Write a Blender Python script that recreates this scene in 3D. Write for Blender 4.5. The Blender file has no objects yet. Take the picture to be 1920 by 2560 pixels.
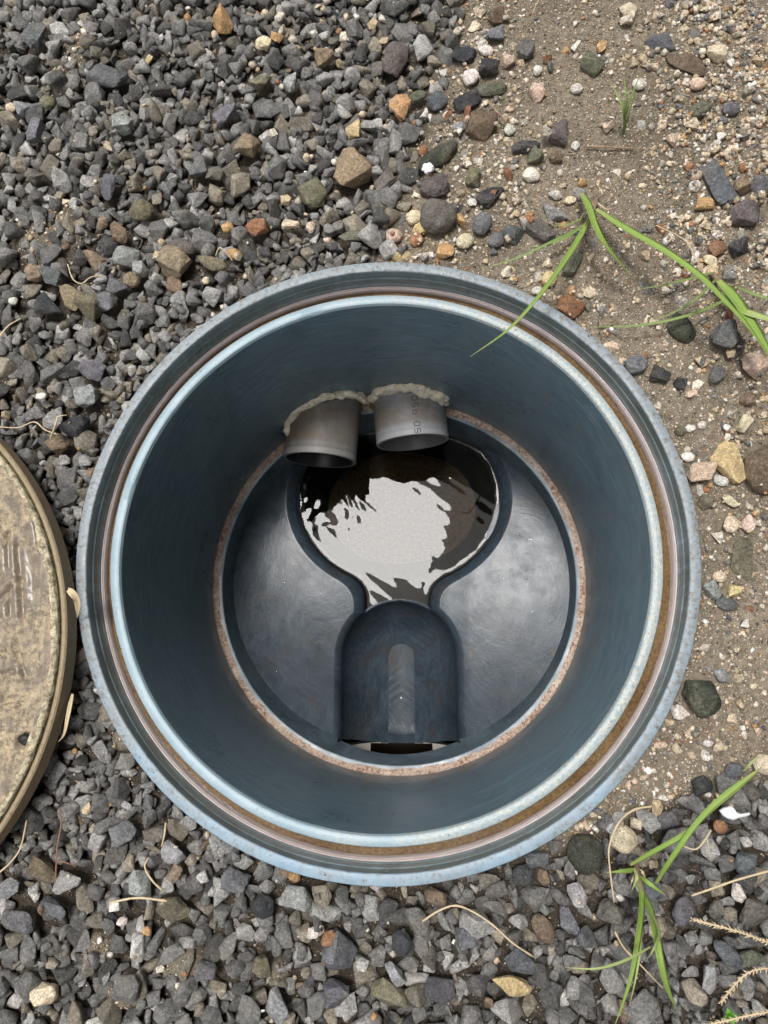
import bpy, bmesh, math, random
import numpy as np
from mathutils import Matrix, Vector, noise as mnoise
random.seed(7); rng = np.random.default_rng(7)
S = bpy.context.scene
COL = S.collection
MM = 0.001

# ------------------------------------------------------------------ camera, sky, sun, exposure
FPX = 1775.0                                                     # focal length in pixels of the 1920 x 2560 photograph
CAMP = np.array([27.26, -51.12, 382.76])                         # millimetres; origin = middle of the chamber rim
TA, TB = .1846, .0651
RX = np.array([[1, 0, 0], [0, math.cos(TA), -math.sin(TA)], [0, math.sin(TA), math.cos(TA)]])
RY = np.array([[math.cos(TB), 0, math.sin(TB)], [0, 1, 0], [-math.sin(TB), 0, math.cos(TB)]])
RC = RY @ RX
cd = bpy.data.cameras.new('camera'); cam = bpy.data.objects.new('camera', cd); COL.objects.link(cam)
cd.sensor_width = 36; cd.lens = FPX * 36 / 2560; cd.clip_start = .01; cd.clip_end = 100
cam.matrix_world = Matrix([[*RC[0], CAMP[0] * MM], [*RC[1], CAMP[1] * MM], [*RC[2], CAMP[2] * MM], [0, 0, 0, 1]])
S.camera = cam

W = bpy.data.worlds.new('World'); S.world = W; W.use_nodes = True
SUN = Vector((-.072, .170, 1)).normalized()
nt = W.node_tree; nt.nodes.clear()
sky = nt.nodes.new('ShaderNodeTexSky'); sky.sky_type = 'NISHITA'; sky.sun_disc = False
sky.sun_elevation = math.asin(SUN.z); sky.sun_rotation = math.atan2(SUN.x, SUN.y)
sky.air_density = 1.0; sky.dust_density = 4.0; sky.ozone_density = 1.0
hs = nt.nodes.new('ShaderNodeHueSaturation'); hs.inputs['Saturation'].default_value = .16
bg = nt.nodes.new('ShaderNodeBackground'); bg.inputs['Strength'].default_value = .128
wo = nt.nodes.new('ShaderNodeOutputWorld')
nt.links.new(sky.outputs[0], hs.inputs['Color']); nt.links.new(hs.outputs[0], bg.inputs[0]); nt.links.new(bg.outputs[0], wo.inputs[0])
sd = bpy.data.lights.new('sun', 'SUN'); sd.energy = 1.25; sd.angle = math.radians(10.8); sd.color = (1, .975, .95)
sun = bpy.data.objects.new('sun', sd); COL.objects.link(sun)
sun.rotation_euler = (-SUN).to_track_quat('-Z', 'Y').to_euler(); sun.location = SUN * 3
S.view_settings.view_transform = 'Standard'; S.view_settings.look = 'None'
S.view_settings.gamma = 1; S.view_settings.use_curve_mapping = False
S.cycles.adaptive_threshold = .005; S.cycles.adaptive_min_samples = 48
S.view_settings.exposure = .74

# ------------------------------------------------------------------ pixel <-> place
def unz(px, py, z):
    d = RC @ np.array([(px - 960) / FPX, -(py - 1280) / FPX, -1.0])
    return CAMP + d * (z - CAMP[2]) / d[2]
def proj(P):
    q = (np.asarray(P, float) - CAMP) @ RC
    return 960 + FPX * q[..., 0] / -q[..., 2], 1280 - FPX * q[..., 1] / -q[..., 2], -q[..., 2]
def sstep(a, b, x):
    t = np.clip((x - a) / (b - a), 0, 1); return t * t * (3 - 2 * t)

# ------------------------------------------------------------------ materials
class NM:
    """small wrapper for building a node material"""
    def __init__(s, name):
        s.m = bpy.data.materials.new(name); s.m.use_nodes = True
        s.t = s.m.node_tree; s.t.nodes.clear()
        s.out = s.n('ShaderNodeOutputMaterial'); s.p = s.n('ShaderNodeBsdfPrincipled')
        s.l(s.p.outputs[0], s.out.inputs[0])
    def n(s, typ, **k):
        x = s.t.nodes.new(typ)
        for a, v in k.items(): setattr(x, a, v)
        return x
    def l(s, a, b): s.t.links.new(a, b)
    def setin(s, sock, v):
        if hasattr(v, 'is_output') or isinstance(v, bpy.types.NodeSocket): s.l(v, sock)
        else: sock.default_value = v
    def coord(s, kind='Object', scale=(1, 1, 1)):
        c = s.n('ShaderNodeTexCoord'); m = s.n('ShaderNodeMapping'); m.inputs['Scale'].default_value = scale
        s.l(c.outputs[kind], m.inputs[0]); return m.outputs[0]
    def noise(s, vec, scale, detail=5, rough=.6, dist=0):
        x = s.n('ShaderNodeTexNoise'); s.l(vec, x.inputs['Vector'])
        x.inputs['Scale'].default_value = scale; x.inputs['Detail'].default_value = detail
        x.inputs['Roughness'].default_value = rough; x.inputs['Distortion'].default_value = dist
        return x.outputs['Fac']
    def voro(s, vec, scale, out='Distance', feature='F1'):
        x = s.n('ShaderNodeTexVoronoi', feature=feature); s.l(vec, x.inputs['Vector']); x.inputs['Scale'].default_value = scale
        return x.outputs[out]
    def ramp(s, fac, stops):
        x = s.n('ShaderNodeValToRGB'); s.l(fac, x.inputs[0]); e = x.color_ramp.elements
        while len(e) < len(stops): e.new(.5)
        for k, (p, c) in enumerate(stops):
            e[k].position = p; e[k].color = (*c, 1) if not isinstance(c, (int, float)) else (c, c, c, 1)
        return x.outputs[0]
    def mix(s, fac, a, b, mode='MIX'):
        x = s.n('ShaderNodeMix', data_type='RGBA', blend_type=mode)
        s.setin(x.inputs[0], fac); s.setin(x.inputs[6], c4(a)); s.setin(x.inputs[7], c4(b)); return x.outputs[2]
    def math(s, op, a, b=0.0):
        x = s.n('ShaderNodeMath', operation=op); s.setin(x.inputs[0], a); s.setin(x.inputs[1], b); return x.outputs[0]
    def bump(s, h, strength=.3, dist=.001, normal=None):
        x = s.n('ShaderNodeBump'); x.inputs['Strength'].default_value = strength; x.inputs['Distance'].default_value = dist
        s.l(h, x.inputs['Height'])
        if normal is not None: s.l(normal, x.inputs['Normal'])
        return x.outputs[0]
    def set(s, color=None, rough=None, normal=None, spec=None, **k):
        if color is not None: s.setin(s.p.inputs['Base Color'], c4(color))
        if rough is not None: s.setin(s.p.inputs['Roughness'], rough)
        if normal is not None: s.l(normal, s.p.inputs['Normal'])
        if spec is not None: s.p.inputs['Specular IOR Level'].default_value = spec
        for a, v in k.items(): s.setin(s.p.inputs[a.replace('_', ' ')], v)
        return s.m
def c4(c):
    return (*c, 1.0) if isinstance(c, tuple) and len(c) == 3 else c

def stone_mat(name, src, fleck, rough=.78, mott=.5, bumpd=.0012, spec=.3, fs=1.0, dust=.5):
    q = NM(name)
    if src == 'obj': base = q.n('ShaderNodeObjectInfo').outputs['Color']
    else: base = q.n('ShaderNodeAttribute', attribute_name='col').outputs['Color']
    v = q.n('ShaderNodeNewGeometry').outputs['Position']
    gr = q.noise(v, 1700 * fs, 3, .8)
    n1 = q.noise(v, 150 * fs, 6, .7); n2 = q.noise(v, 620 * fs, 5, .8); n3_ = q.noise(v, 60 * fs, 3, .6)
    c = q.mix(1.0, base, q.ramp(n1, [(.25, 1 - mott), (.5, 1.0), (.78, 1 + mott)]), 'MULTIPLY')
    c = q.mix(1.0, c, q.ramp(n2, [(.28, .42), (.5, 1.0), (.74, 1.95)]), 'MULTIPLY')
    c = q.mix(1.0, c, q.ramp(gr, [(.30, .55), (.5, 1.0), (.70, 1.65)]), 'MULTIPLY')
    c = q.mix(q.math('MULTIPLY', q.ramp(n3_, [(.50, 0.0), (.70, dust)]), q.ramp(n2, [(.40, .2), (.62, 1.0)])), c, (.26, .225, .17))   # earthy dust
    if fleck:
        f = q.ramp(q.voro(v, 800 * fs), [(.10, 1.0), (.22, .0)])
        f2 = q.math('MULTIPLY', f, q.ramp(q.noise(v, 210 * fs, 2, .5), [(.50, 0.0), (.64, fleck)]))
        c = q.mix(f2, c, (.55, .53, .50))
    h = q.math('ADD', q.math('MULTIPLY', n2, .9), n1)
    return q.set(c, rough, q.bump(h, .95, bumpd), spec)

M = {}
M['stone'] = stone_mat('crushed_rock', 'obj', .6)
M['stone_mass'] = stone_mat('crushed_rock_mass', 'attr', .6)
M['pebble'] = stone_mat('quartz_pebble', 'obj', 0, .7, .40, .0008, .3, 1.2, .35)
M['pebble_mass'] = stone_mat('quartz_pebble_mass', 'attr', 0, .7, .35, .0006, .3, 1.2, .35)
q = NM('sand_grain'); M['grain'] = q.set(q.n('ShaderNodeAttribute', attribute_name='col').outputs['Color'], .8, spec=.3)

def soil_mat():
    q = NM('soil'); v = q.coord('Object')
    a = q.noise(v, 14, 6, .6); b = q.noise(v, 260, 6, .75); d = q.noise(v, 1300, 3, .7)
    base = q.n('ShaderNodeAttribute', attribute_name='col').outputs['Color']
    c = q.mix(1.0, base, q.ramp(b, [(.3, .45), (.52, 1.0), (.75, 1.75)]), 'MULTIPLY')
    c = q.mix(q.ramp(d, [(.55, 0.0), (.68, .55)]), c, (.34, .27, .18))
    c = q.mix(q.ramp(d, [(.28, .6), (.40, .0)]), c, (.03, .024, .018))
    c = q.mix(1.0, c, q.ramp(a, [(.3, .7), (.7, 1.25)]), 'MULTIPLY')
    h = q.math('ADD', q.math('MULTIPLY', d, .6), b)
    return q.set(c, .9, q.bump(h, .8, .0012), .2)
M['soil'] = soil_mat()

def rim_mat():
    q = NM('weathered_blue_plastic'); v = q.coord('Object')
    n = q.noise(v, 26, 5, .6); f = q.noise(v, 420, 4, .7); g = q.noise(v, 95, 4, .65)
    c = q.mix(q.ramp(g, [(.35, 0.0), (.7, 1.0)]), (.22, .33, .425), (.31, .43, .52))
    sx = q.n('ShaderNodeSeparateXYZ'); q.l(q.coord('Object'), sx.inputs[0])
    # grey mineral film, heaviest along the far and left sides of the rim
    far = q.math('ADD', q.math('MULTIPLY', sx.outputs[1], 1.5), q.math('MULTIPLY', n, .9))
    film = q.ramp(far, [(.12, .10), (.40, .92)])
    film = q.math('MULTIPLY', film, q.ramp(f, [(.36, .35), (.6, 1.0)]))
    c = q.mix(film, c, (.235, .225, .20))
    d2 = q.noise(v, 210, 5, .75)
    c = q.mix(q.math('MULTIPLY', q.ramp(d2, [(.52, 0.0), (.66, .85)]), q.ramp(far, [(.12, .15), (.45, 1.0)])), c, (.13, .115, .095))
    c = q.mix(q.ramp(f, [(.60, 0.0), (.68, .75)]), c, (.12, .11, .095))
    c = q.mix(q.ramp(q.noise(v, 700, 2), [(.70, 0.0), (.76, .8)]), c, (.55, .55, .52))
    return q.set(c, q.ramp(g, [(.3, .38), (.7, .62)]), q.bump(f, .25, .0004), .5)
M['rim'] = rim_mat()

def wall_mat(name, c1, c2, stain, z0, z1, stain_c=(.10, .075, .06), rlo=.22, rhi=.5):
    """moulded blue-grey plastic: brushed streaks in the turning direction, scuffs, brown staining towards z0"""
    q = NM(name); v = q.coord('UV'); o = q.coord('Object')
    s1 = q.noise(q.coord('UV', (1.6, 9, 1)), 4, 7, .75, 1.4); s2 = q.noise(q.coord('UV', (2.2, 34, 1)), 6, 5, .75, .5)
    big = q.noise(o, 15, 7, .7, 1.2); fine = q.noise(o, 480, 4, .7)
    c = q.mix(q.ramp(big, [(.3, 0.0), (.72, 1.0)]), c1, c2)
    c = q.mix(1.0, c, q.ramp(s1, [(.3, .62), (.5, 1.0), (.72, 1.6)]), 'MULTIPLY')
    c = q.mix(1.0, c, q.ramp(s2, [(.35, .80), (.7, 1.35)]), 'MULTIPLY')
    sx = q.n('ShaderNodeSeparateXYZ'); q.l(o, sx.inputs[0])
    mr = q.n('ShaderNodeMapRange'); q.l(sx.outputs[2], mr.inputs[0])
    mr.inputs[1].default_value = z0; mr.inputs[2].default_value = z1; mr.inputs[3].default_value = 1; mr.inputs[4].default_value = 0
    st = q.math('MULTIPLY', mr.outputs[0], q.ramp(q.noise(o, 34, 5, .65, .5), [(.32, 0.0), (.68, 1.0)]))
    c = q.mix(q.math('MULTIPLY', st, stain), c, stain_c)
    c = q.mix(q.ramp(fine, [(.70, 0.0), (.78, .6)]), c, (.34, .37, .40))
    cloud = q.ramp(q.noise(q.coord('Object', (1, 1, .6)), 11, 7, .75, 2.5), [(.42, 0.0), (.66, .75)])
    c = q.mix(cloud, c, (.185, .235, .255))
    scuff = q.ramp(q.noise(q.coord('Object', (1, 1, .35)), 38, 7, .8, 2.2), [(.55, 0.0), (.70, .5)])
    c = q.mix(scuff, c, (.21, .30, .36))
    h = q.math('ADD', q.math('MULTIPLY', s1, .6), q.math('MULTIPLY', fine, .5))
    return q.set(c, q.ramp(big, [(.3, rlo), (.7, rhi)]), q.bump(h, .22, .0005), .5)
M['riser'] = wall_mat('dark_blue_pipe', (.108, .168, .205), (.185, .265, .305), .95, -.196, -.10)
M['seat'] = wall_mat('grey_green_plastic', (.085, .11, .108), (.13, .155, .15), .45, -.03, 0.0, (.12, .11, .075), .15, .3)
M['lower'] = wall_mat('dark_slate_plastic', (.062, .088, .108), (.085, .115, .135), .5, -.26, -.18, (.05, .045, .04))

q = NM('pale_blue_pipe_end'); v = q.coord('Object')
g = q.noise(v, 55, 5, .65); f = q.noise(v, 500, 4, .7); w = q.noise(q.coord('UV', (2, 8, 1)), 40, 4, .6)
c = q.mix(q.ramp(g, [(.3, 0.0), (.7, 1.0)]), (.26, .37, .43), (.39, .49, .54))
sx = q.n('ShaderNodeSeparateXYZ'); q.l(v, sx.inputs[0])
se = q.math('ADD', q.math('MULTIPLY', sx.outputs[0], 2.6), q.math('MULTIPLY', g, .8))     # cream scale, mostly on the right half
c = q.mix(q.math('MULTIPLY', q.ramp(se, [(.30, .05), (.62, .9)]), q.ramp(f, [(.45, 0.0), (.58, 1.0)])), c, (.60, .55, .44))
c = q.mix(q.math('MULTIPLY', q.ramp(se, [(.30, 0.0), (.66, .8)]), q.ramp(w, [(.4, 0.0), (.62, 1.0)])), c, (.27, .285, .255))
c = q.mix(q.ramp(w, [(.52, 0.0), (.68, .6)]), c, (.21, .29, .32))
M['pipe_end'] = q.set(c, .42, q.bump(f, .3, .0004), .45)

q = NM('silt_crust'); v = q.coord('Object')
f = q.noise(v, 420, 5, .75); g = q.noise(v, 60, 4, .6)
c = q.mix(q.ramp(f, [(.40, 0.0), (.58, 1.0)]), (.20, .105, .065), (.60, .45, .35))
c = q.mix(q.ramp(g, [(.40, 0.0), (.7, .7)]), c, (.68, .56, .46))
c = q.mix(q.ramp(q.noise(v, 800, 3, .7), [(.55, 0.0), (.64, .9)]), c, (.07, .04, .028))
M['silt_ring'] = q.set(c, .75, q.bump(f, .7, .001), .3)

q = NM('brown_silt'); v = q.coord('Object')
f = q.noise(v, 520, 5, .75); g = q.noise(v, 30, 4, .6)
c = q.mix(q.ramp(g, [(.35, 0.0), (.65, 1.0)]), (.165, .11, .06), (.25, .185, .11))
c = q.mix(1.0, c, q.ramp(f, [(.3, .45), (.7, 1.7)]), 'MULTIPLY')
c = q.mix(q.ramp(q.noise(v, 1100, 2), [(.68, 0.0), (.74, .8)]), c, (.62, .50, .33))
M['groove_silt'] = q.set(c, .8, q.bump(f, .6, .001), .3)

q = NM('pinkish_seal'); v = q.coord('UV', (1, 30, 1)); f = q.noise(v, 12, 4, .6); g = q.noise(q.coord('Object'), 300, 4, .7)
c = q.mix(q.ramp(f, [(.35, 0.0), (.7, 1.0)]), (.30, .235, .22), (.45, .385, .365))
c = q.mix(q.ramp(g, [(.58, 0.0), (.72, .5)]), c, (.20, .12, .07))
M['seal'] = q.set(c, .3, q.bump(f, .3, .0006), .5)  # ledge ring coloured pinkish for the sky reflected at the water's edge

def floor_mat():
    q = NM('wet_slate_plastic'); v = q.coord('Object')
    big = q.noise(v, 17, 5, .6, .9); fine = q.noise(v, 620, 4, .75)
    def brush(ang, sc):
        c_ = q.n('ShaderNodeTexCoord'); m1 = q.n('ShaderNodeMapping'); m1.inputs['Rotation'].default_value = (0, 0, ang); q.l(c_.outputs['Object'], m1.inputs[0])
        wv = q.n('ShaderNodeTexNoise'); q.l(m1.outputs[0], wv.inputs[0]); wv.inputs['Scale'].default_value = 14; wv.inputs['Detail'].default_value = 2
        ad = q.n('ShaderNodeVectorMath', operation='MULTIPLY_ADD'); q.l(wv.outputs['Color'], ad.inputs[0]); ad.inputs[1].default_value = (.05, .05, 0); q.l(m1.outputs[0], ad.inputs[2])
        m2 = q.n('ShaderNodeMapping'); m2.inputs['Scale'].default_value = (1, .16, 1); q.l(ad.outputs[0], m2.inputs[0])
        return q.noise(m2.outputs[0], sc, 6, .78)
    b1, b2 = brush(.35, 300), brush(-.9, 260)
    bm_ = q.ramp(q.noise(v, 22, 3, .5), [(.44, 0.0), (.56, 1.0)])
    sk = q.mix(bm_, b1, b2)
    c = q.mix(q.ramp(big, [(.3, 0.0), (.7, 1.0)]), (.024, .035, .046), (.050, .067, .083))
    c = q.mix(1.0, c, q.ramp(sk, [(.30, .68), (.5, 1.0), (.72, 1.6)]), 'MULTIPLY')
    c = q.mix(q.ramp(q.noise(v, 40, 6, .7, .4), [(.52, 0.0), (.74, .8)]), c, (.055, .042, .034))
    c = q.mix(q.ramp(q.noise(v, 520, 4, .8), [(.64, 0.0), (.70, .75)]), c, (.015, .013, .012))
    c = q.mix(q.ramp(q.noise(v, 700, 3, .7), [(.68, 0.0), (.75, .6)]), c, (.36, .40, .43))
    h = q.math('ADD', q.math('MULTIPLY', big, 1.0), q.math('ADD', q.math('MULTIPLY', fine, .25), q.math('MULTIPLY', sk, .35)))
    return q.set(c, q.ramp(q.noise(v, 60, 5, .75), [(.38, .11), (.66, .22)]), q.bump(h, .13, .0012), .088)
M['floor'] = floor_mat()

q = NM('pool_silt'); v = q.coord('Object')
f = q.noise(v, 330, 6, .75); g = q.noise(v, 45, 5, .65)
c = q.mix(q.ramp(f, [(.3, 0.0), (.7, 1.0)]), (.10, .07, .045), (.58, .42, .28))
c = q.mix(q.ramp(g, [(.50, 0.0), (.72, .5)]), c, (.55, .46, .35))
c = q.mix(q.ramp(q.voro(v, 380), [(.08, .9), (.16, 0.0)]), c, (.85, .75, .60))
M['pool_silt'] = q.set(c, .8, q.bump(f, .7, .0015), .3)

def water_mat(name, tint, ior, bscale, bstr, rough=0.0):
    q = NM(name); q.t.nodes.remove(q.p)
    v = q.coord('Object'); nz = q.noise(v, bscale, 2, .5)
    nb = q.bump(nz, bstr, .002)
    tr = q.n('ShaderNodeBsdfTransparent'); tr.inputs[0].default_value = (*tint, 1)
    gl = q.n('ShaderNodeBsdfGlossy'); gl.inputs['Roughness'].default_value = rough; q.l(nb, gl.inputs['Normal'])
    fr = q.n('ShaderNodeFresnel'); fr.inputs[0].default_value = ior; q.l(nb, fr.inputs['Normal'])
    mx = q.n('ShaderNodeMixShader'); q.l(fr.outputs[0], mx.inputs[0]); q.l(tr.outputs[0], mx.inputs[1]); q.l(gl.outputs[0], mx.inputs[2])
    q.l(mx.outputs[0], q.out.inputs[0]); return q.m
M['water'] = water_mat('pool_water', (.31, .295, .255), 1.205, 26, .02)
M['murky'] = water_mat('murky_water', (.10, .085, .07), 1.33, 30, .08)
M['water_thin'] = water_mat('thin_water', (.86, .80, .72), 1.33, 60, .06)

def pipe_mat(name, c1, c2, amt):
    q = NM(name); v = q.coord('UV'); o = q.coord('Object')
    big = q.noise(o, 42, 5, .65, .5); f = q.noise(o, 600, 4, .7); st = q.noise(q.coord('Object', (1, .2, 1)), 150, 5, .7)
    c = q.mix(q.ramp(st, [(.35, 0.0), (.7, 1.0)]), c1, c2)
    stain = q.ramp(q.math('ADD', big, q.math('MULTIPLY', st, .25)), [(.54, 0.0), (.68, amt)])
    uvs = q.n('ShaderNodeSeparateXYZ'); q.l(v, uvs.inputs[0])
    band = q.ramp(uvs.outputs[1], [(.0, .0), (.22, .0), (.30, .9), (.70, .9), (.9, .1)])
    c = q.mix(q.math('MULTIPLY', stain, band), c, (.16, .115, .075))
    c = q.mix(q.ramp(f, [(.69, 0.0), (.75, .7)]), c, (.06, .05, .04))
    ring = q.ramp(uvs.outputs[1], [(.0, .25), (.10, .28), (.115, .0), (.2, .12), (.23, .0)])
    c = q.mix(ring, c, (.42, .42, .42))
    return q.set(c, q.ramp(big, [(.35, .50), (.7, .66)]), q.bump(q.math('ADD', st, q.math('MULTIPLY', f, .4)), .15, .0004), .5)
M['pipe'] = pipe_mat('brown_stained_pipe', (.135, .122, .108), (.185, .17, .155), .9); M['pipe_grey'] = pipe_mat('grey_pipe', (.20, .203, .212), (.265, .268, .278), .7)
q = NM('pale_outlet_pipe'); f = q.noise(q.coord('Object'), 60, 5, .65)
M['outlet'] = q.set(q.mix(q.ramp(f, [(.3, 0.0), (.7, 1.0)]), (.33, .31, .27), (.50, .46, .40)), .3)
q = NM('black_joint'); M['joint'] = q.set((.012, .012, .012), .5)
q = NM('pipe_slime'); M['slime'] = q.set((.018, .017, .016), .35)  # near-black bore: shade inside the left pipe mouth put into the colour
q = NM('pipe_inside'); f = q.noise(q.coord('Object'), 50, 4)
M['slime_pale'] = q.set(q.mix(f, (.12, .10, .09), (.22, .21, .21)), .4)  # lighter brown-grey bore of the right pipe
q = NM('printed_ink'); M['ink'] = q.set((.025, .028, .034), .5)

q = NM('old_sealant'); v = q.coord('Object')
f = q.noise(v, 380, 6, .75); g = q.noise(v, 90, 5, .7)
c = q.mix(q.ramp(f, [(.3, 0.0), (.62, 1.0)]), (.80, .66, .44), (.95, .88, .72))
c = q.mix(q.ramp(g, [(.56, 0.0), (.72, .55)]), c, (.62, .50, .33))
c = q.mix(q.ramp(q.noise(v, 240, 5, .8, .8), [(.57, 0.0), (.64, .85)]), c, (.16, .10, .055))
M['sealant'] = q.set(c, .6, q.bump(f, .8, .0014), .35)
q = NM('brown_foam'); v = q.coord('Object'); f = q.voro(v, 900)
M['foam'] = q.set(q.mix(q.ramp(f, [(.1, 1.0), (.5, 0.0)]), (.20, .15, .09), (.55, .44, .30)), .9, q.bump(f, .9, .002), .2)

def lid_mat(name, wet):
    q = NM(name); v = q.coord('Object')
    f = q.noise(v, 260, 6, .78); g = q.noise(v, 34, 6, .68, .6); h2 = q.noise(v, 900, 3, .7)
    c = q.mix(q.ramp(f, [(.3, 0.0), (.7, 1.0)]), (.125, .098, .072), (.22, .175, .125))
    lich = q.math('MULTIPLY', q.ramp(f, [(.42, .05), (.56, 1.0)]), q.ramp(g, [(.38, .08), (.58, 1.0)]))
    c = q.mix(lich, c, (.58, .46, .28))
    stk = q.noise(q.coord('Object', (1, .10, 1)), 210, 5, .75, .8)
    c = q.mix(q.ramp(stk, [(.50, 0.0), (.66, .6)]), c, (.10, .08, .065))
    c = q.mix(q.ramp(stk, [(.30, .45), (.42, 0.0)]), c, (.50, .42, .30))
    c = q.mix(q.ramp(h2, [(.66, 0.0), (.72, .7)]), c, (.62, .55, .40))
    pud = q.ramp(g, [(.40, 1.0), (.50, 0.0)])
    rr = q.mix(pud, (.62, .62, .62), (wet, wet, wet))
    return q.set(c, rr, q.bump(q.math('MULTIPLY', f, q.math('SUBTRACT', 1.0, pud)), .6, .0016), .5)
M['lid_top'] = lid_mat('weathered_lid_face', .32)
q = NM('lid_edge'); v = q.coord('Object'); f = q.noise(q.coord('UV', (1, 6, 1)), 40, 5, .7); g = q.noise(v, 420, 4, .7)
c = q.mix(q.ramp(f, [(.3, 0.0), (.7, 1.0)]), (.20, .14, .075), (.40, .32, .215))
c = q.mix(q.ramp(g, [(.58, 0.0), (.7, .6)]), c, (.08, .06, .03))
M['lid_edge'] = q.set(c, .6, q.bump(g, .4, .0006), .35)
q = NM('lichen_crust'); v = q.coord('Object'); f = q.noise(v, 700, 5, .75)
M['lichen'] = q.set(q.mix(q.ramp(q.noise(v, 300, 6, .8), [(.40, 0.0), (.60, 1.0)]), (.20, .165, .105), (.76, .66, .46)), .85, q.bump(f, .8, .0015), .2)
q = NM('olive_groove'); v = q.coord('Object'); f = q.noise(v, 300, 5, .75)
M['olive'] = q.set(q.mix(q.ramp(f, [(.35, 0.0), (.62, 1.0)]), (.045, .04, .015), (.15, .13, .045)), .8, q.bump(f, .6, .001), .2)

def blade_mat(name, c1, c2, tip):
    q = NM(name); v = q.coord('UV'); sx = q.n('ShaderNodeSeparateXYZ'); q.l(v, sx.inputs[0])
    n = q.noise(q.coord('UV', (14, 1.2, 1)), 3, 4, .6)
    c = q.mix(q.ramp(n, [(.3, 0.0), (.7, 1.0)]), c1, c2)
    mid = q.ramp(sx.outputs[0], [(.44, 0.0), (.5, .5), (.56, 0.0)])
    c = q.mix(mid, c, (.36, .44, .20))
    c = q.mix(q.ramp(sx.outputs[1], [(.0, .8), (.12, 0.0), (.86, 0.0), (1.0, 1.0)]), c, tip)
    return q.set(c, .45, q.bump(n, .3, .0004), .4, Subsurface_Weight=.0, Transmission_Weight=.0)
M['blade'] = blade_mat('grass_blade', (.17, .27, .045), (.28, .40, .09), (.34, .36, .13))
M['blade_pale'] = blade_mat('pale_grass_blade', (.27, .35, .11), (.40, .47, .19), (.36, .30, .18))
M['blade_thin'] = blade_mat('thin_grass_blade', (.15, .22, .055), (.22, .31, .09), (.22, .20, .08))
q = NM('purple_stem'); M['stem'] = q.set((.26, .17, .13), .5)
q = NM('dry_straw'); v = q.coord('UV', (6, 30, 1)); n = q.noise(v, 3, 4, .6)
M['straw'] = q.set(q.mix(q.ramp(n, [(.3, 0.0), (.7, 1.0)]), (.46, .34, .19), (.72, .60, .40)), .6)
q = NM('red_brown_stem'); M['root'] = q.set((.26, .13, .075), .6)
q = NM('twig_bark'); n = q.noise(q.coord('Object'), 300, 5, .7)
M['twig'] = q.set(q.mix(q.ramp(n, [(.35, 0.0), (.65, 1.0)]), (.17, .10, .06), (.42, .30, .19)), .75, q.bump(n, .5, .0008))
q = NM('white_shell'); M['shell'] = q.set((.86, .85, .84), .45)
q = NM('droplet'); M['drop'] = water_mat('droplet_water', (.97, .97, .97), 1.5, 20, 0.0)
q = NM('clover_green'); M['clover'] = q.set((.12, .33, .03), .5)
q = NM('dead_leaf'); n = q.noise(q.coord('Object'), 260, 5, .7)
M['leaf'] = q.set(q.mix(q.ramp(n, [(.35, 0.0), (.65, 1.0)]), (.15, .06, .035), (.33, .15, .08)), .7)
q = NM('render_plaster'); n = q.noise(q.coord('Object'), 60, 4)
M['plaster'] = q.set(q.mix(n, (.085, .08, .072), (.12, .112, .10)), .9)

# ------------------------------------------------------------------ object helpers
def link(name, me, mat=None, parent=None):
    o = bpy.data.objects.new(name, me); COL.objects.link(o)
    if mat is not None and not me.materials: me.materials.append(mat)
    if parent is not None: o.parent = parent
    return o
def empty(name, loc=(0, 0, 0)):
    o = bpy.data.objects.new(name, None); COL.objects.link(o); o.location = [c * MM for c in loc]; o.empty_display_size = .01
    return o
def tag(o, label=None, cat=None, group=None, kind=None):
    if label: o['label'] = label
    if cat: o['category'] = cat
    if group: o['group'] = group
    if kind: o['kind'] = kind
    return o
def mesh(name, V, F, smooth=True, uv=None, sharp=None):
    me = bpy.data.meshes.new(name)
    V = np.asarray(V, float) * MM
    me.from_pydata(V.tolist(), [], F if isinstance(F, list) else F.tolist())
    if uv is not None:
        lay = me.uv_layers.new(name='UVMap')
        idx = np.empty(len(me.loops), np.int32); me.loops.foreach_get('vertex_index', idx)
        lay.data.foreach_set('uv', np.asarray(uv, float)[idx].ravel())
    me.update()
    if smooth: me.polygons.foreach_set('use_smooth', np.ones(len(me.polygons), bool))
    if sharp is not None: me.set_sharp_from_angle(angle=math.radians(sharp))
    return me
def fast_mesh(name, V, T, col=None, smooth=False):
    """large triangle mesh from arrays, optional per-vertex stone colour"""
    me = bpy.data.meshes.new(name)
    me.vertices.add(len(V)); me.vertices.foreach_set('co', (np.asarray(V) * MM).astype(np.float32).ravel())
    me.loops.add(len(T) * 3); me.loops.foreach_set('vertex_index', np.asarray(T, np.int32).ravel())
    me.polygons.add(len(T)); me.polygons.foreach_set('loop_start', np.arange(0, len(T) * 3, 3, dtype=np.int32))
    if smooth: me.polygons.foreach_set('use_smooth', np.ones(len(T), bool))
    me.update(calc_edges=True)
    if col is not None:
        a = me.color_attributes.new('col', 'FLOAT_COLOR', 'POINT')
        c = np.ones((len(V), 4), np.float32); c[:, :3] = col; a.data.foreach_set('color', c.ravel())
    me.validate(); return me
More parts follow.
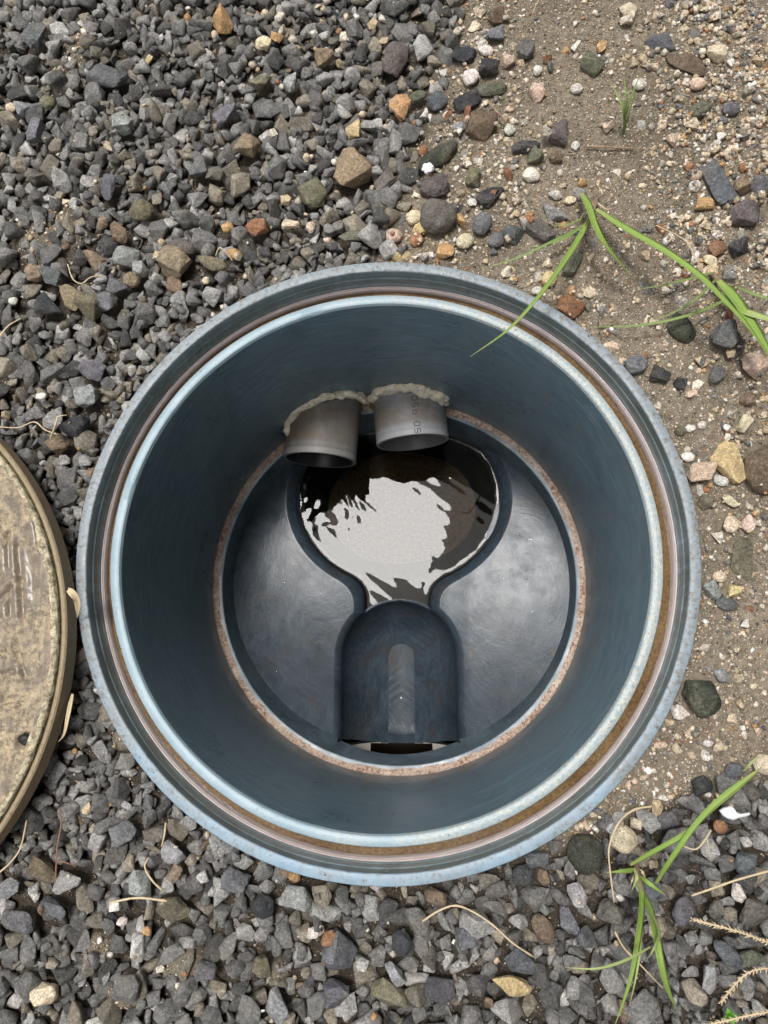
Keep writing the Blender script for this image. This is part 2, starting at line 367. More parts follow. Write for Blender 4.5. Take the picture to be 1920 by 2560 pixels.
def lathe(name, prof, mat, parent, n=220, center=None, wob=None, sharp=35, squash=None):
    """profile (r, z) turned about the vertical axis; profile runs outside -> inside -> down"""
    prof = np.asarray(prof, float); k = len(prof)
    th = np.arange(n + 1) * 2 * math.pi / n
    V = []; UV = []
    ln = np.r_[0, np.cumsum(np.hypot(*np.diff(prof, axis=0).T))]
    for i, t in enumerate(th):
        for j, (r, z) in enumerate(prof):
            dr, dz = wob(t, j, r, z) if wob else (0, 0)
            x, y = (r + dr) * math.cos(t), (r + dr) * math.sin(t)
            if center: cx, cy = center(j); x += cx; y += cy
            V.append((x, y, z + dz)); UV.append((t * .15 / .15, ln[j] / 100))
    F = []
    for i in range(n):
        for j in range(k - 1):
            a = i * k + j; F.append((a, a + 1, a + k + 1, a + k))
    return link(name, mesh(name, V, F, True, UV, sharp), mat, parent)
def n3(x, y, z): return mnoise.noise(Vector((x, y, z)))

# ------------------------------------------------------------------ zones of the ground (as masks over the place, in photo pixels)
def zone(px, py):
    """0 = crushed dark stone, 1 = sandy soil with pale pebbles"""
    xb = np.interp(py, [-200, 0, 200, 400, 660, 700], [1130, 1110, 1085, 1020, 930, 900])
    top = sstep(-110, 130, px - xb)
    yb = np.interp(px, [1400, 1500, 1700, 1920, 2100], [2130, 2090, 2010, 1960, 1930])
    right = 1 - sstep(-70, 70, py - yb)
    s = np.where(py < 1300, top, np.where(px > 1000, right, 0.0))
    for bx, by, r in ((110, 570, 120), (185, 105, 70), (140, 185, 50), (232, 2385, 62), (455, 2420, 70), (300, 2490, 70), (300, 1850, 45), (690, 2440, 40)):
        s = np.maximum(s, .75 * (1 - sstep(.45, 1.0, np.hypot(px - bx, py - by) / r)))
    return s
def paleness(px, py):
    """how densely the pale pebbles lie"""
    d = np.full(np.shape(px), .34)
    d = np.where(px > 1600, .34 + .66 * sstep(1600, 1690, px) * (1 - sstep(620, 800, py)), d)
    mid = (1 - sstep(1290, 1370, px)) * (1 - sstep(500, 800, py)); d = np.maximum(d, .72 * mid)
    d = np.maximum(d, .7 * sstep(1780, 1850, px) * (1 - sstep(.6, 1, np.abs(py - 1000) / 260)))
    d = np.maximum(d, .5 * sstep(1900, 2000, py))
    band = np.exp(-((px - (1430 + .28 * (py - 250))) / 110) ** 2) * (1 - sstep(560, 760, py))
    return d * (1 - .80 * band)

G = 0.8                                                          # height grid, mm
X0, X1, Y0, Y1 = -350., 345., -300., 470.
NX, NY = int((X1 - X0) / G), int((Y1 - Y0) / G)
gx = X0 + (np.arange(NX) + .5) * G; gy = Y0 + (np.arange(NY) + .5) * G
GX, GY = np.meshgrid(gx, gy, indexing='ij')
PX, PY, PZ = proj(np.stack([GX, GY, np.full_like(GX, -4.)], -1))
ZN = zone(PX, PY); PALE = paleness(PX, PY)
def fbm(x, y, s, seed):
    r = np.random.default_rng(seed); out = np.zeros_like(x); a = 1.
    for o in range(4):
        ph = r.uniform(0, 6.28, 6); k = r.normal(0, 1, (6, 2)) * s * 2 ** o
        out += a * sum(np.sin(k[i, 0] * x + k[i, 1] * y + ph[i]) for i in range(6)) / 6; a *= .55
    return out
SOIL = -15 + 10.5 * ZN + 1.6 * fbm(GX, GY, .045, 3) + .5 * fbm(GX, GY, .3, 4)
RR = np.hypot(GX, GY)
SOIL = np.where(RR < 185, np.minimum(SOIL, -3.5), SOIL)
LIDC = (-328., -55.5); LIDR = 163.
LR = np.hypot(GX - LIDC[0], GY - LIDC[1])
LIDB = 1.5
CEIL = np.where(RR < 170.9, -99., np.where(LR < LIDR + .5, LIDB - .6, 99.))
CEIL = np.where((RR < 176) & (RR >= 170.9), np.minimum(CEIL, 2.5), CEIL)
H = SOIL.copy(); ID = np.full(H.shape, -1, np.int32)

# ------------------------------------------------------------------ stone shapes
def hull_template(r, kind):
    if kind == 'round':
        n = 34; p = r.normal(size=(n, 3)); p /= np.linalg.norm(p, axis=1)[:, None]; p *= r.uniform(.9, 1.0, (n, 1))
    else:
        n = r.integers(10, 15); p = r.uniform(-1, 1, (n, 3)); p /= np.maximum((np.abs(p) ** 3).sum(1) ** (1 / 3), 1e-6)[:, None]
        p *= r.uniform(.82, 1.05, (n, 1))
    asp = {'round': (1, r.uniform(.72, .98), r.uniform(.55, .8)), 'block': (1, r.uniform(.72, .95), r.uniform(.6, .85)),
           'flat': (1, r.uniform(.65, .95), r.uniform(.32, .48)), 'long': (1, r.uniform(.42, .58), r.uniform(.36, .52)),
           'wedge': (1, r.uniform(.6, .8), r.uniform(.45, .65))}[kind]
    p = p * np.array(asp)
    if kind == 'wedge': p[:, 1] *= 1 - .45 * p[:, 0]
    p -= (p.max(0) + p.min(0)) / 2; p /= np.abs(p[:, :2]).max()
    bm = bmesh.new()
    for v in p: bm.verts.new(v)
    g = bmesh.ops.convex_hull(bm, input=bm.verts)
    bmesh.ops.delete(bm, geom=[v for v in bm.verts if not v.link_faces], context='VERTS')
    bmesh.ops.dissolve_limit(bm, angle_limit=math.radians(14), verts=bm.verts, edges=bm.edges)
    bm.normal_update(); bmesh.ops.recalc_face_normals(bm, faces=bm.faces)
    N = np.array([f.normal[:] for f in bm.faces]); D = np.array([max(f.normal.dot(v.co) for v in f.verts) for f in bm.faces])
    def grab():
        b2 = bm.copy(); bmesh.ops.triangulate(b2, faces=b2.faces); b2.verts.ensure_lookup_table()
        Vv = np.array([v.co[:] for v in b2.verts]); T = np.array([[v.index for v in f.verts] for f in b2.faces]); b2.free(); return Vv, T
    plain = grab()
    bmesh.ops.bevel(bm, geom=list(bm.edges), offset=.075 if kind != 'round' else .1, segments=1, affect='EDGES', profile=.5, clamp_overlap=True)
    bmesh.ops.recalc_face_normals(bm, faces=bm.faces)
    if kind != 'round':                                         # chipped, uneven facets
        for v in bm.verts: v.co *= 1 + .03 * mnoise.noise(v.co * 4)
    bmesh.ops.triangulate(bm, faces=bm.faces)
    bmesh.ops.subdivide_edges(bm, edges=[e for e in bm.edges if e.calc_length() > .36], cuts=1); bmesh.ops.triangulate(bm, faces=bm.faces)
    o3 = Vector(r.uniform(-30, 30, 3)); am = .030 if kind != 'round' else .02
    for v in bm.verts: v.co *= 1 + am * mnoise.noise(v.co * 3.2 + o3) + am * .8 * mnoise.noise(v.co * 8 + o3)
    bev = grab(); bm.free()
    return dict(kind=kind, N=N, D=D, plain=plain, bev=bev, asp=asp)
TR = np.random.default_rng(21)
TEMPL = [hull_template(TR, k) for k in ['block'] * 9 + ['flat'] * 6 + ['long'] * 5 + ['wedge'] * 6]
NANG = len(TEMPL)
TEMPL += [hull_template(TR, 'round') for _ in range(8)]
ROUND = list(range(NANG, len(TEMPL)))
def rotm(yaw, tilt, tdir):
    cy, sy = math.cos(yaw), math.sin(yaw); Rz = np.array([[cy, -sy, 0], [sy, cy, 0], [0, 0, 1]])
    k = np.array([math.cos(tdir), math.sin(tdir), 0]); K = np.array([[0, -k[2], k[1]], [k[2], 0, -k[0]], [-k[1], k[0], 0]])
    return (np.eye(3) + math.sin(tilt) * K + (1 - math.cos(tilt)) * K @ K) @ Rz
def raster(t, Rm, s, cx, cy):
    n = int(s / G) + 2
    i0, j0 = int((cx - X0) / G) - n, int((cy - Y0) / G) - n
    if i0 < 0 or j0 < 0 or i0 + 2 * n + 1 > NX or j0 + 2 * n + 1 > NY: return None
    xs = gx[i0:i0 + 2 * n + 1] - cx; ys = gy[j0:j0 + 2 * n + 1] - cy
    N = t['N'] @ Rm.T; D = t['D'] * s
    L = D[:, None, None] - N[:, 0, None, None] * xs[None, :, None] - N[:, 1, None, None] * ys[None, None, :]
    nz = N[:, 2]; u = nz > .02; d = nz < -.02; e = ~(u | d)
    top = (L[u] / nz[u, None, None]).min(0); bot = (L[d] / nz[d, None, None]).max(0)
    ok = top > bot
    if e.any(): ok &= (L[e] > 0).all(0)
    return i0, j0, 2 * n + 1, top, bot, ok
STN = []                                                        # every loose stone: template, rotation, size, place, colour, class
def try_place(t, Rm, s, cx, cy, pct=80, sink=0.0):
    r = raster(TEMPL[t], Rm, s, cx, cy)
    if r is None: return None
    i0, j0, w, top, bot, ok = r
    if not ok.any(): return None
    h = H[i0:i0 + w, j0:j0 + w]
    gap = (h - bot)[ok]
    z = np.percentile(gap, pct) - sink
    if (top + z)[ok].max() > CEIL[i0:i0 + w, j0:j0 + w][ok].min(): return None
    return z, r
def commit(t, Rm, s, cx, cy, z, r, col, cls, **k):
    i0, j0, w, top, bot, ok = r
    h = H[i0:i0 + w, j0:j0 + w]; up = ok & (top + z > h)
    h[up] = (top + z)[up]; ID[i0:i0 + w, j0:j0 + w][up] = len(STN)
    STN.append(dict(t=t, R=Rm, s=s, p=(cx, cy, z), col=col, cls=cls, **k))

# ---- landmark stones, read off the photograph one by one: px, py, length, width (photo px), angle, colour, style, bury, label, name
C_ = dict(tan=(.29, .22, .145), olive=(.17, .155, .10), dark=(.085, .085, .087), grey=(.16, .16, .165), lgrey=(.30, .30, .295),
          brown=(.17, .125, .085), orange=(.47, .29, .14), rust=(.30, .145, .075), white=(.68, .63, .56), cream=(.62, .52, .37),
          yellow=(.55, .43, .23), pink=(.58, .42, .33), green=(.145, .145, .10), black=(.048, .049, .052), slate=(.125, .127, .132),
          purple=(.13, .105, .105), gbrown=(.15, .135, .115), dgreen=(.055, .058, .042))
LM = [
 (883, 422, 100, 96, 60, 'tan', 'ang', .1, 'large tan-brown angular rock lying on the dark gravel above the chamber'),
 (618, 360, 60, 50, 60, 'tan', 'ang', .1, 'small yellowish-brown stone on the dark gravel upper left of the big tan rock'),
 (353, 523, 66, 54, 10, 'olive', 'rnd', .1, 'pale olive rounded stone among dark gravel at left of the picture'),
 (551, 42, 76, 46, -65, 'orange', 'ang', .1, 'orange-tan lump at the upper edge of the gravel'),
 (265, 184, 104, 62, -12, 'slate', 'flat', .2, 'broad flat dark grey slab in the upper left gravel'),
 (306, 301, 54, 50, 90, 'lgrey', 'ang', .1, 'pale speckled square stone in the upper left gravel'),
 (883, 322, 52, 38, 80, 'yellow', 'ang', .1, 'bright yellow quartz stone just above the big tan rock'),
 (568, 565, 32, 30, 0, 'orange', 'rnd', .1, 'small bright orange pebble among dark gravel above the chamber'),
 (725, 557, 48, 24, 0, 'cream', 'ang', .1, 'cream brick-shaped chip among dark gravel above the rim'),
 (642, 567, 56, 40, 20, 'rust', 'ang', .2, 'rust-stained dark stone right of the small orange pebble'),
 (295, 579, 62, 46, -25, 'brown', 'flat', .2, 'dark brown long stone below the pale olive stone'),
 (723, 202, 54, 36, 80, 'lgrey', 'ang', .1, 'whitish mottled chip in the gravel at upper middle'),
 (988, 141, 92, 64, 80, 'gbrown', 'rnd', .2, 'large grey-brown rounded rock near the top middle'),
 (1003, 262, 62, 48, 60, 'orange', 'ang', .15, 'orange and cream lump below the large grey-brown rounded rock'),
 (783, 482, 68, 62, 30, 'olive', 'ang', .1, 'olive-grey blocky stone below left of the big tan rock'),
 (958, 452, 80, 46, 55, 'gbrown', 'flat', .1, 'long brownish slab right of the big tan rock'),
 (811, 139, 50, 40, 10, 'tan', 'ang', .15, 'tan-grey stone left of the large grey-brown rounded rock'),
 (651, 199, 54, 48, 50, 'olive', 'ang', .1, 'olive-tan stone in the upper gravel beside the mottled chip'),
 (368, 148, 34, 20, 60, 'yellow', 'ang', .1, 'small yellow chip in the upper left gravel'),
 (657, 102, 42, 34, 0, 'cream', 'rnd', .1, 'cream knobbly pebble near the top of the gravel'),
 (690, 88, 36, 24, -20, 'orange', 'ang', .1, 'orange-brown chip beside the cream knobbly pebble'),
 (24, 265, 28, 24, 0, 'cream', 'rnd', .1, 'cream pebble at the far left edge of the picture'),
 (58, 259, 48, 46, 20, 'lgrey', 'ang', .1, 'pale grey blocky stone near the far left edge'),
 (115, 250, 42, 34, 0, 'olive', 'rnd', .1, 'olive-brown pebble right of the pale grey blocky stone'),
 (84, 84, 66, 54, 80, 'slate', 'flat', .1, 'dark upright slab in the top left corner gravel'),
 (563, 283, 66, 50, 20, 'grey', 'ang', .1, 'mid grey angular stone above the small yellowish-brown stone'),
 (494, 418, 56, 48, 20, 'grey', 'ang', .1, 'grey flat-topped stone in the middle of the upper gravel'),
 (536, 430, 50, 46, -30, 'gbrown', 'ang', .1, 'brownish grey stone touching the grey flat-topped stone'),
 (268, 462, 66, 44, 80, 'grey', 'ang', .1, 'tall grey stone standing in the left gravel'),
 (84, 325, 66, 42, 70, 'grey', 'ang', .1, 'grey pear-shaped stone at the left below the pale grey blocky stone'),
 (84, 435, 46, 42, 0, 'gbrown', 'ang', .1, 'brownish grey block at the left edge above the bare soil patch'),
 (880, 590, 70, 30, 10, 'green', 'flat', .3, 'mossy green stone at the foot of the rim at the top'),
 (985, 585, 42, 44, 0, 'pink', 'rnd', .1, 'pinkish white pebble above the far rim'),
 (1003, 637, 60, 24, 5, 'yellow', 'ang', .2, 'yellow flat chip touching the far rim'),
 (1064, 640, 46, 18, -8, 'white', 'ang', .2, 'white sliver touching the far rim'),
 (1571, 39, 52, 44, -80, 'cream', 'wedge', .2, 'cream triangular stone on the soil at the top right'),
 (1652, 103, 78, 54, -5, 'slate', 'flat', .45, 'bluish grey oval slab half sunk in soil at the top right'),
 (1715, 161, 112, 46, -32, 'brown', 'flat', .2, 'long brown striped stone at the top right beside the oval slab'),
 (1478, 169, 58, 48, -40, 'green', 'ang', .2, 'moss-tinted yellow-green stone by the thin grass tuft'),
 (1225, 228, 88, 34, 4, 'green', 'rnd', .2, 'long greenish grey streaked stone lying on the soil'),
 (1094, 399, 124, 50, 34, 'dgreen', 'rnd', .15, 'long dark green stone with a white bird dropping'),
 (1397, 341, 62, 52, 70, 'purple', 'ang', .15, 'dark purplish cube-like stone on the bare soil'),
 (1796, 460, 124, 64, -70, 'slate', 'flat', .35, 'large dark oval flat stone on pale grit at the right'),
 (1094, 555, 92, 88, 20, 'gbrown', 'rnd', .1, 'large brown-grey hexagonal rock above the far rim'),
 (1202, 322, 74, 70, -20, 'brown', 'ang', .35, 'broad brown-grey rock half buried in the soil'),
 (1086, 477, 76, 56, 10, 'purple', 'ang', .3, 'dark rough rock above the large hexagonal rock'),
 (1225, 492, 80, 46, 40, 'black', 'flat', .1, 'black angular flat stone on the soil right of the large hexagonal rock'),
 (1205, 568, 58, 50, 45, 'grey', 'rnd', .1, 'rounded grey stone right of the large hexagonal rock'),
 (1278, 590, 44, 54, 70, 'slate', 'ang', .1, 'dark bluish pointed stone above the far rim'),
 (1240, 605, 44, 40, 40, 'grey', 'rnd', .1, 'grey egg-shaped stone left of the dark bluish pointed stone'),
 (1385, 538, 70, 38, -20, 'lgrey', 'wedge', .1, 'pale slate wedge left of the green grass clump'),
 (1355, 582, 76, 56, -50, 'gbrown', 'ang', .4, 'grey-brown rock half buried under the grass blades'),
 (1327, 441, 44, 36, -10, 'white', 'rnd', .15, 'white knobbly pebble on the soil left of the grass clump'),
 (1177, 200, 42, 42, 0, 'white', 'rnd', .1, 'white rounded pebble left of the long streaked stone'),
 (1213, 131, 42, 26, -25, 'white', 'rnd', .1, 'white oval pebble at the top middle on the soil'),
 (1272, 157, 34, 34, 0, 'pink', 'ang', .1, 'pale pink pebble at the top middle on the soil'),
 (1344, 180, 24, 26, 0, 'white', 'rnd', .1, 'small round white pebble alone on the bare soil'),
 (1342, 240, 40, 34, -40, 'pink', 'ang', .1, 'pinkish white angular pebble right of the long streaked stone'),
 (1440, 228, 34, 26, 0, 'white', 'rnd', .1, 'greenish white pebble left of the thin grass tuft'),
 (1595, 215, 34, 30, -40, 'white', 'rnd', .1, 'white pebble right of the thin grass tuft'),
 (1502, 122, 30, 24, 70, 'orange', 'ang', .1, 'orange-pink chip above the yellow-green stone'),
 (1366, 150, 26, 20, 60, 'rust', 'ang', .1, 'small red-brown chip on the upper soil'),
 (1788, 627, 38, 36, 30, 'rust', 'ang', .1, 'rust-red angular chip at the right beside the long grass blade'),
 (1760, 513, 52, 30, 0, 'orange', 'ang', .1, 'bright orange chip below the large dark oval flat stone'),
 (1855, 469, 44, 42, 0, 'tan', 'ang', .1, 'orange-tan stone right of the large dark oval flat stone'),
 (1906, 468, 60, 52, 0, 'grey', 'ang', .1, 'grey stone cut by the right edge of the picture'),
 (1746, 280, 62, 36, 25, 'green', 'rnd', .1, 'greenish grey oval stone in the pale grit at upper right'),
 (1826, 277, 42, 34, 0, 'grey', 'rnd', .1, 'grey oval stone right of the greenish grey one'),
 (1862, 543, 80, 60, 0, 'purple', 'ang', .2, 'dark rough lump at the right edge in pale grit'),
 (1846, 621, 50, 40, 20, 'black', 'ang', .1, 'black stone below the dark rough lump at right'),
 (1743, 213, 42, 32, 0, 'pink', 'rnd', .15, 'pinkish stone below the long brown striped stone'),
 (1787, 139, 48, 44, 0, 'cream', 'ang', .15, 'crumbly cream stone right of the long brown striped stone'),
 (1313, 372, 74, 32, 10, 'black', 'rnd', .15, 'long black stone left of the purplish cube-like stone'),
 (1333, 399, 40, 40, 40, 'green', 'ang', .1, 'olive-green stone below the long black stone'),
 (1388, 401, 28, 34, 60, 'brown', 'ang', .1, 'small brown triangular stone below the purplish stone'),
 (1183, 449, 52, 34, 70, 'olive', 'ang', .1, 'olive-tan oblong stone between rim and soil path'),
 (1161, 139, 62, 44, -10, 'black', 'flat', .1, 'black flat angular stone at the top left of the soil'),
 (1222, 177, 50, 46, 30, 'black', 'ang', .1, 'blackish block above the long streaked stone'),
 (1313, 135, 44, 42, -40, 'slate', 'ang', .1, 'blue-grey chip with a pale face on the upper soil'),
 (1238, 94, 44, 40, 0, 'grey', 'ang', .1, 'grey-brown stone near the top on the soil edge'),
 (1241, 47, 44, 34, 10, 'brown', 'ang', .1, 'brown block near the top edge on the soil'),
 (1094, 250, 52, 50, 0, 'slate', 'rnd', .1, 'dark grey round stone left of the black shard'),
 (1044, 236, 48, 28, 10, 'green', 'rnd', .1, 'small mossy green pebble beside the orange and cream lump'),
 (1170, 257, 74, 48, 25, 'black', 'flat', .1, 'black shard in front of the dark grey round stone'),
 (1161, 610, 46, 40, 20, 'cream', 'rnd', .1, 'cream round pebble below the large hexagonal rock'),
 (1114, 634, 44, 36, -10, 'orange', 'ang', .1, 'orange pebble touching the far rim'),
 (1036, 546, 40, 42, 30, 'cream', 'rnd', .1, 'cream pebble left of the large hexagonal rock'),
 (1050, 578, 32, 40, -60, 'yellow', 'ang', .1, 'yellowish oblong pebble left of the orange pebble at the rim'),
 (1146, 324, 34, 30, 0, 'lgrey', 'rnd', .1, 'pale grey pebble left of the broad brown-grey rock'),
 (1274, 330, 30, 30, 0, 'white', 'rnd', .1, 'bright white pebble right of the broad brown-grey rock'),
 (1438, 368, 22, 26, 0, 'white', 'rnd', .1, 'white pebble at the left end of the twig'),
 (1387, 490, 36, 24, -10, 'white', 'ang', .1, 'white chip above the pale slate wedge'),
 (1424, 503, 34, 22, 15, 'cream', 'rnd', .1, 'cream pebble left of the grass clump root'),
 (1419, 772, 66, 54, -40, 'rust', 'ang', .2, 'rust-orange crumbly stone leaning on the right of the rim'),
 (1700, 822, 82, 56, -62, 'dgreen', 'rnd', .3, 'long dark brown-green stone half sunk in the right soil'),
 (1809, 846, 78, 68, 50, 'slate', 'ang', .1, 'large dark grey angular stone in the right soil'),
 (1846, 870, 58, 30, 55, 'purple', 'flat', .1, 'dark wedge leaning on the large dark grey angular stone'),
 (1881, 917, 64, 58, -20, 'pink', 'ang', .1, 'large pinkish cream speckled stone at the right edge'),
 (1587, 914, 58, 48, 30, 'grey', 'rnd', .15, 'grey-brown rounded stone beside the rim at right'),
 (1649, 939, 50, 38, -20, 'black', 'ang', .1, 'black stone right of the grey-brown rounded stone'),
 (1702, 962, 34, 30, 0, 'black', 'ang', .1, 'small black stone near the speckled pinkish stone'),
 (1785, 938, 50, 44, 30, 'grey', 'ang', .1, 'grey stone with a whitish top left of the pinkish stone'),
 (1372, 700, 40, 38, 0, 'yellow', 'rnd', .15, 'yellowish cream stone between rim and grass blades'),
 (1429, 662, 66, 42, 70, 'green', 'ang', .2, 'greenish dark stone under the short broad grass leaf'),
 (1342, 727, 28, 24, 0, 'white', 'rnd', .1, 'white pebble touching the upper right of the rim'),
 (1775, 653, 40, 26, -30, 'cream', 'rnd', .1, 'cream oval pebble left of the rust-red chip'),
 (1727, 985, 30, 20, 20, 'pink', 'ang', .1, 'pale orange oblong pebble in the right soil'),
 (1867, 1000, 40, 36, 10, 'tan', 'ang', .1, 'tan knobbly stone below the pinkish speckled stone'),
 (1857, 1063, 44, 44, 20, 'cream', 'ang', .1, 'cream crumbly stone on soil above the amber wedge'),
 (1905, 1175, 130, 104, 80, 'brown', 'rnd', .3, 'large smooth brown-grey cobble at the right edge'),
 (1818, 1160, 112, 72, -62, 'yellow', 'wedge', .3, 'amber and white wedge-shaped stone beside the smooth cobble'),
 (1748, 1182, 76, 52, 10, 'pink', 'ang', .1, 'orange-cream knobbly stone touching the right of the rim'),
 (1720, 1143, 34, 26, 0, 'white', 'rnd', .1, 'translucent white pebble above the orange-cream knobbly stone'),
 (1801, 1202, 38, 26, -20, 'white', 'rnd', .1, 'white oval pebble below the orange-cream knobbly stone'),
 (1765, 1258, 38, 36, 60, 'olive', 'ang', .1, 'olive speckled stone at the right of the rim'),
 (1824, 1254, 44, 26, -50, 'cream', 'ang', .1, 'cream chip on the soil below the amber wedge'),
 (1824, 1312, 46, 40, 40, 'cream', 'ang', .1, 'cream and rust angular stone in the right soil'),
 (1866, 1310, 42, 32, 60, 'pink', 'ang', .1, 'pale orange-brown stone right of the cream and rust stone'),
 (1855, 1400, 118, 54, 80, 'olive', 'flat', .55, 'long olive-brown slab sunk in the soil at right'),
 (1766, 1472, 48, 36, -50, 'lgrey', 'ang', .1, 'pale grey mottled stone touching the right side of the rim'),
 (1796, 1443, 34, 30, 0, 'cream', 'rnd', .1, 'pale yellow pebble right of the rim'),
 (1833, 1477, 40, 34, 0, 'yellow', 'ang', .1, 'yellow-cream stone below the long sunk slab'),
 (1815, 1510, 56, 36, -15, 'slate', 'rnd', .3, 'smooth slate-grey stone half sunk at right'),
 (1702, 1076, 28, 26, 0, 'olive', 'rnd', .1, 'brownish round pebble right of the rim'),
 (1727, 1070, 30, 22, 0, 'white', 'rnd', .1, 'whitish pebble beside the brownish round one'),
 (1756, 1062, 22, 20, 0, 'white', 'rnd', .1, 'round white pebble on the right soil'),
 (1748, 1738, 100, 84, -55, 'dgreen', 'ang', .15, 'dark green-black block leaning against the lower right of the rim'),
 (1692, 1775, 42, 38, 20, 'white', 'ang', .1, 'white stone wedged between rim and the dark green-black block'),
 (1803, 1688, 42, 32, -50, 'lgrey', 'rnd', .15, 'pale grey round pebble right of the dark green-black block'),
 (1650, 1862, 34, 18, 5, 'pink', 'rnd', .2, 'pinkish pebble under the thread root by the lower rim'),
 (1769, 1858, 26, 18, 0, 'white', 'rnd', .1, 'translucent white pebble on the lower right soil'),
 (1835, 1925, 46, 40, 0, 'grey', 'rnd', .1, 'purplish grey stone beside the long grass blades at lower right'),
 (1752, 1960, 52, 42, 20, 'black', 'ang', .1, 'black stone left of the long grass blades at lower right'),
 (1910, 1910, 50, 60, 70, 'cream', 'rnd', .1, 'pale yellow stone at the lower right edge of the picture'),
 (1466, 2135, 96, 92, -50, 'dgreen', 'rnd', .1, 'round dark mossy stone below the rim at lower right'),
 (1562, 2100, 74, 68, -20, 'cream', 'rnd', .15, 'translucent pale brown round stone beside the dark mossy stone'),
 (1593, 2062, 30, 36, 60, 'cream', 'ang', .1, 'cream chip above the translucent pale brown stone'),
 (1667, 2056, 56, 44, 20, 'slate', 'ang', .2, 'blue-grey stone half sunk at lower right'),
 (1803, 2068, 34, 32, 0, 'rust', 'rnd', .1, 'bright rust-orange pebble below the white shell'),
 (1870, 2160, 66, 56, 30, 'slate', 'ang', .1, 'dark grey stone at the lower right above the dry straw'),
 (1632, 2225, 58, 50, 40, 'slate', 'ang', .1, 'blue-grey stone behind the lower right grass blades'),
 (1712, 2282, 72, 56, 60, 'slate', 'rnd', .1, 'smooth dark grey stone right of the lower grass blades'),
 (1530, 2290, 66, 56, -30, 'gbrown', 'ang', .1, 'brownish grey triangular stone left of the lower grass blades'),
 (1447, 2243, 62, 44, -70, 'lgrey', 'ang', .1, 'pale speckled grey stone at the bottom right'),
 (1422, 2310, 84, 40, -65, 'grey', 'flat', .1, 'grey-white streaked oblong stone at the bottom right'),
 (1470, 2345, 56, 50, 0, 'slate', 'ang', .1, 'slate-blue stone left of the grass near the bottom'),
 (1825, 2390, 88, 44, -45, 'slate', 'rnd', .1, 'long dark slate pebble at the bottom right corner'),
 (1850, 2235, 44, 34, 70, 'white', 'ang', .1, 'rough white stone at the lower right'),
 (1795, 2275, 50, 36, 60, 'gbrown', 'rnd', .1, 'brown-grey oblong stone left of the rough white stone'),
 (1895, 2290, 70, 90, 70, 'gbrown', 'ang', .1, 'big brown-grey stone at the lower right edge'),
 (1775, 2450, 68, 36, 80, 'lgrey', 'ang', .1, 'pale lilac-grey pillar-shaped stone near the bottom right'),
 (1880, 2400, 40, 70, -70, 'green', 'ang', .1, 'greenish pale stone at the bottom right edge'),
 (742, 2243, 56, 84, 80, 'lgrey', 'wedge', .1, 'pale brown tapering block just below the rim'),
 (1280, 2466, 100, 46, -5, 'yellow', 'flat', .05, 'translucent yellow quartz stone in the gravel below the chamber'),
 (846, 2390, 96, 84, 60, 'grey', 'ang', .1, 'large grey block with a pale base in the lower gravel'),
 (840, 2490, 78, 66, 20, 'slate', 'ang', .1, 'dark grey boulder-like stone below the large grey block'),
 (975, 2492, 100, 62, -25, 'olive', 'ang', .1, 'olive-grey broad stone in the bottom middle gravel'),
 (1100, 2478, 80, 62, -15, 'dark', 'flat', .1, 'dark smooth facetted stone in the bottom middle gravel'),
 (985, 2440, 66, 36, -45, 'lgrey', 'ang', .1, 'pale bluish crystalline stone in the bottom gravel'),
 (1005, 2355, 56, 60, 60, 'black', 'ang', .1, 'black triangular stone in the gravel below the rim'),
 (1170, 2350, 70, 54, -30, 'slate', 'ang', .1, 'slate grey stone under the bent dry straw'),
 (1360, 2325, 76, 48, -55, 'brown', 'rnd', .1, 'brown oblong pebble right of the bent dry straw'),
 (1300, 2410, 70, 66, 20, 'slate', 'ang', .1, 'dark block above the translucent yellow quartz stone'),
 (690, 2520, 76, 64, -40, 'lgrey', 'ang', .1, 'pale grey stone at the bottom edge left of the middle'),
 (1088, 2245, 44, 60, 60, 'brown', 'wedge', .1, 'brown shard just below the rim near the bent straw'),
 (823, 2352, 40, 44, -60, 'rust', 'ang', .1, 'rusty brown stone beside the white chip in the lower gravel'),
 (786, 2333, 26, 50, -70, 'white', 'ang', .1, 'white chip in the lower gravel left of the rusty stone'),
 (1240, 2228, 60, 34, 15, 'gbrown', 'flat', .1, 'grey-brown flat stone right of the bent straw below the rim'),
 (1310, 2190, 62, 52, 30, 'black', 'rnd', .1, 'black smooth stone touching the lower rim at right'),
 (1345, 2150, 60, 40, 20, 'slate', 'ang', .1, 'grey stone between the lower rim and the black smooth stone'),
 (430, 2275, 84, 62, -45, 'olive', 'ang', .1, 'olive-grey slanting block at the lower left'),
 (350, 2210, 56, 72, 70, 'lgrey', 'ang', .1, 'pale blue-grey triangular stone at the lower left'),
 (108, 2490, 56, 62, -60, 'cream', 'ang', .1, 'pale tan block near the bottom left corner'),
 (303, 2306, 30, 22, 10, 'white', 'rnd', .05, 'white egg-like pebble in the lower left gravel'),
 (365, 2330, 24, 22, 0, 'orange', 'rnd', .05, 'small orange-brown pebble right of the white egg-like pebble'),
 (108, 2180, 48, 86, 70, 'brown', 'flat', .1, 'brown upright flat stone at the lower left by the red-brown stem'),
 (165, 2205, 78, 52, 10, 'lgrey', 'wedge', .1, 'pale triangular stone right of the brown upright flat stone'),
 (15, 2225, 60, 50, 0, 'lgrey', 'ang', .1, 'pale brown-grey stone at the left edge below the lid'),
 (45, 2300, 90, 60, -20, 'slate', 'ang', .1, 'broad slate stone at the bottom left edge'),
 (130, 2275, 74, 40, -30, 'slate', 'ang', .1, 'blue-grey block with a shining face at the lower left'),
 (437, 2185, 44, 36, 60, 'tan', 'ang', .1, 'tan brown stone at the end of the dry straw at lower left'),
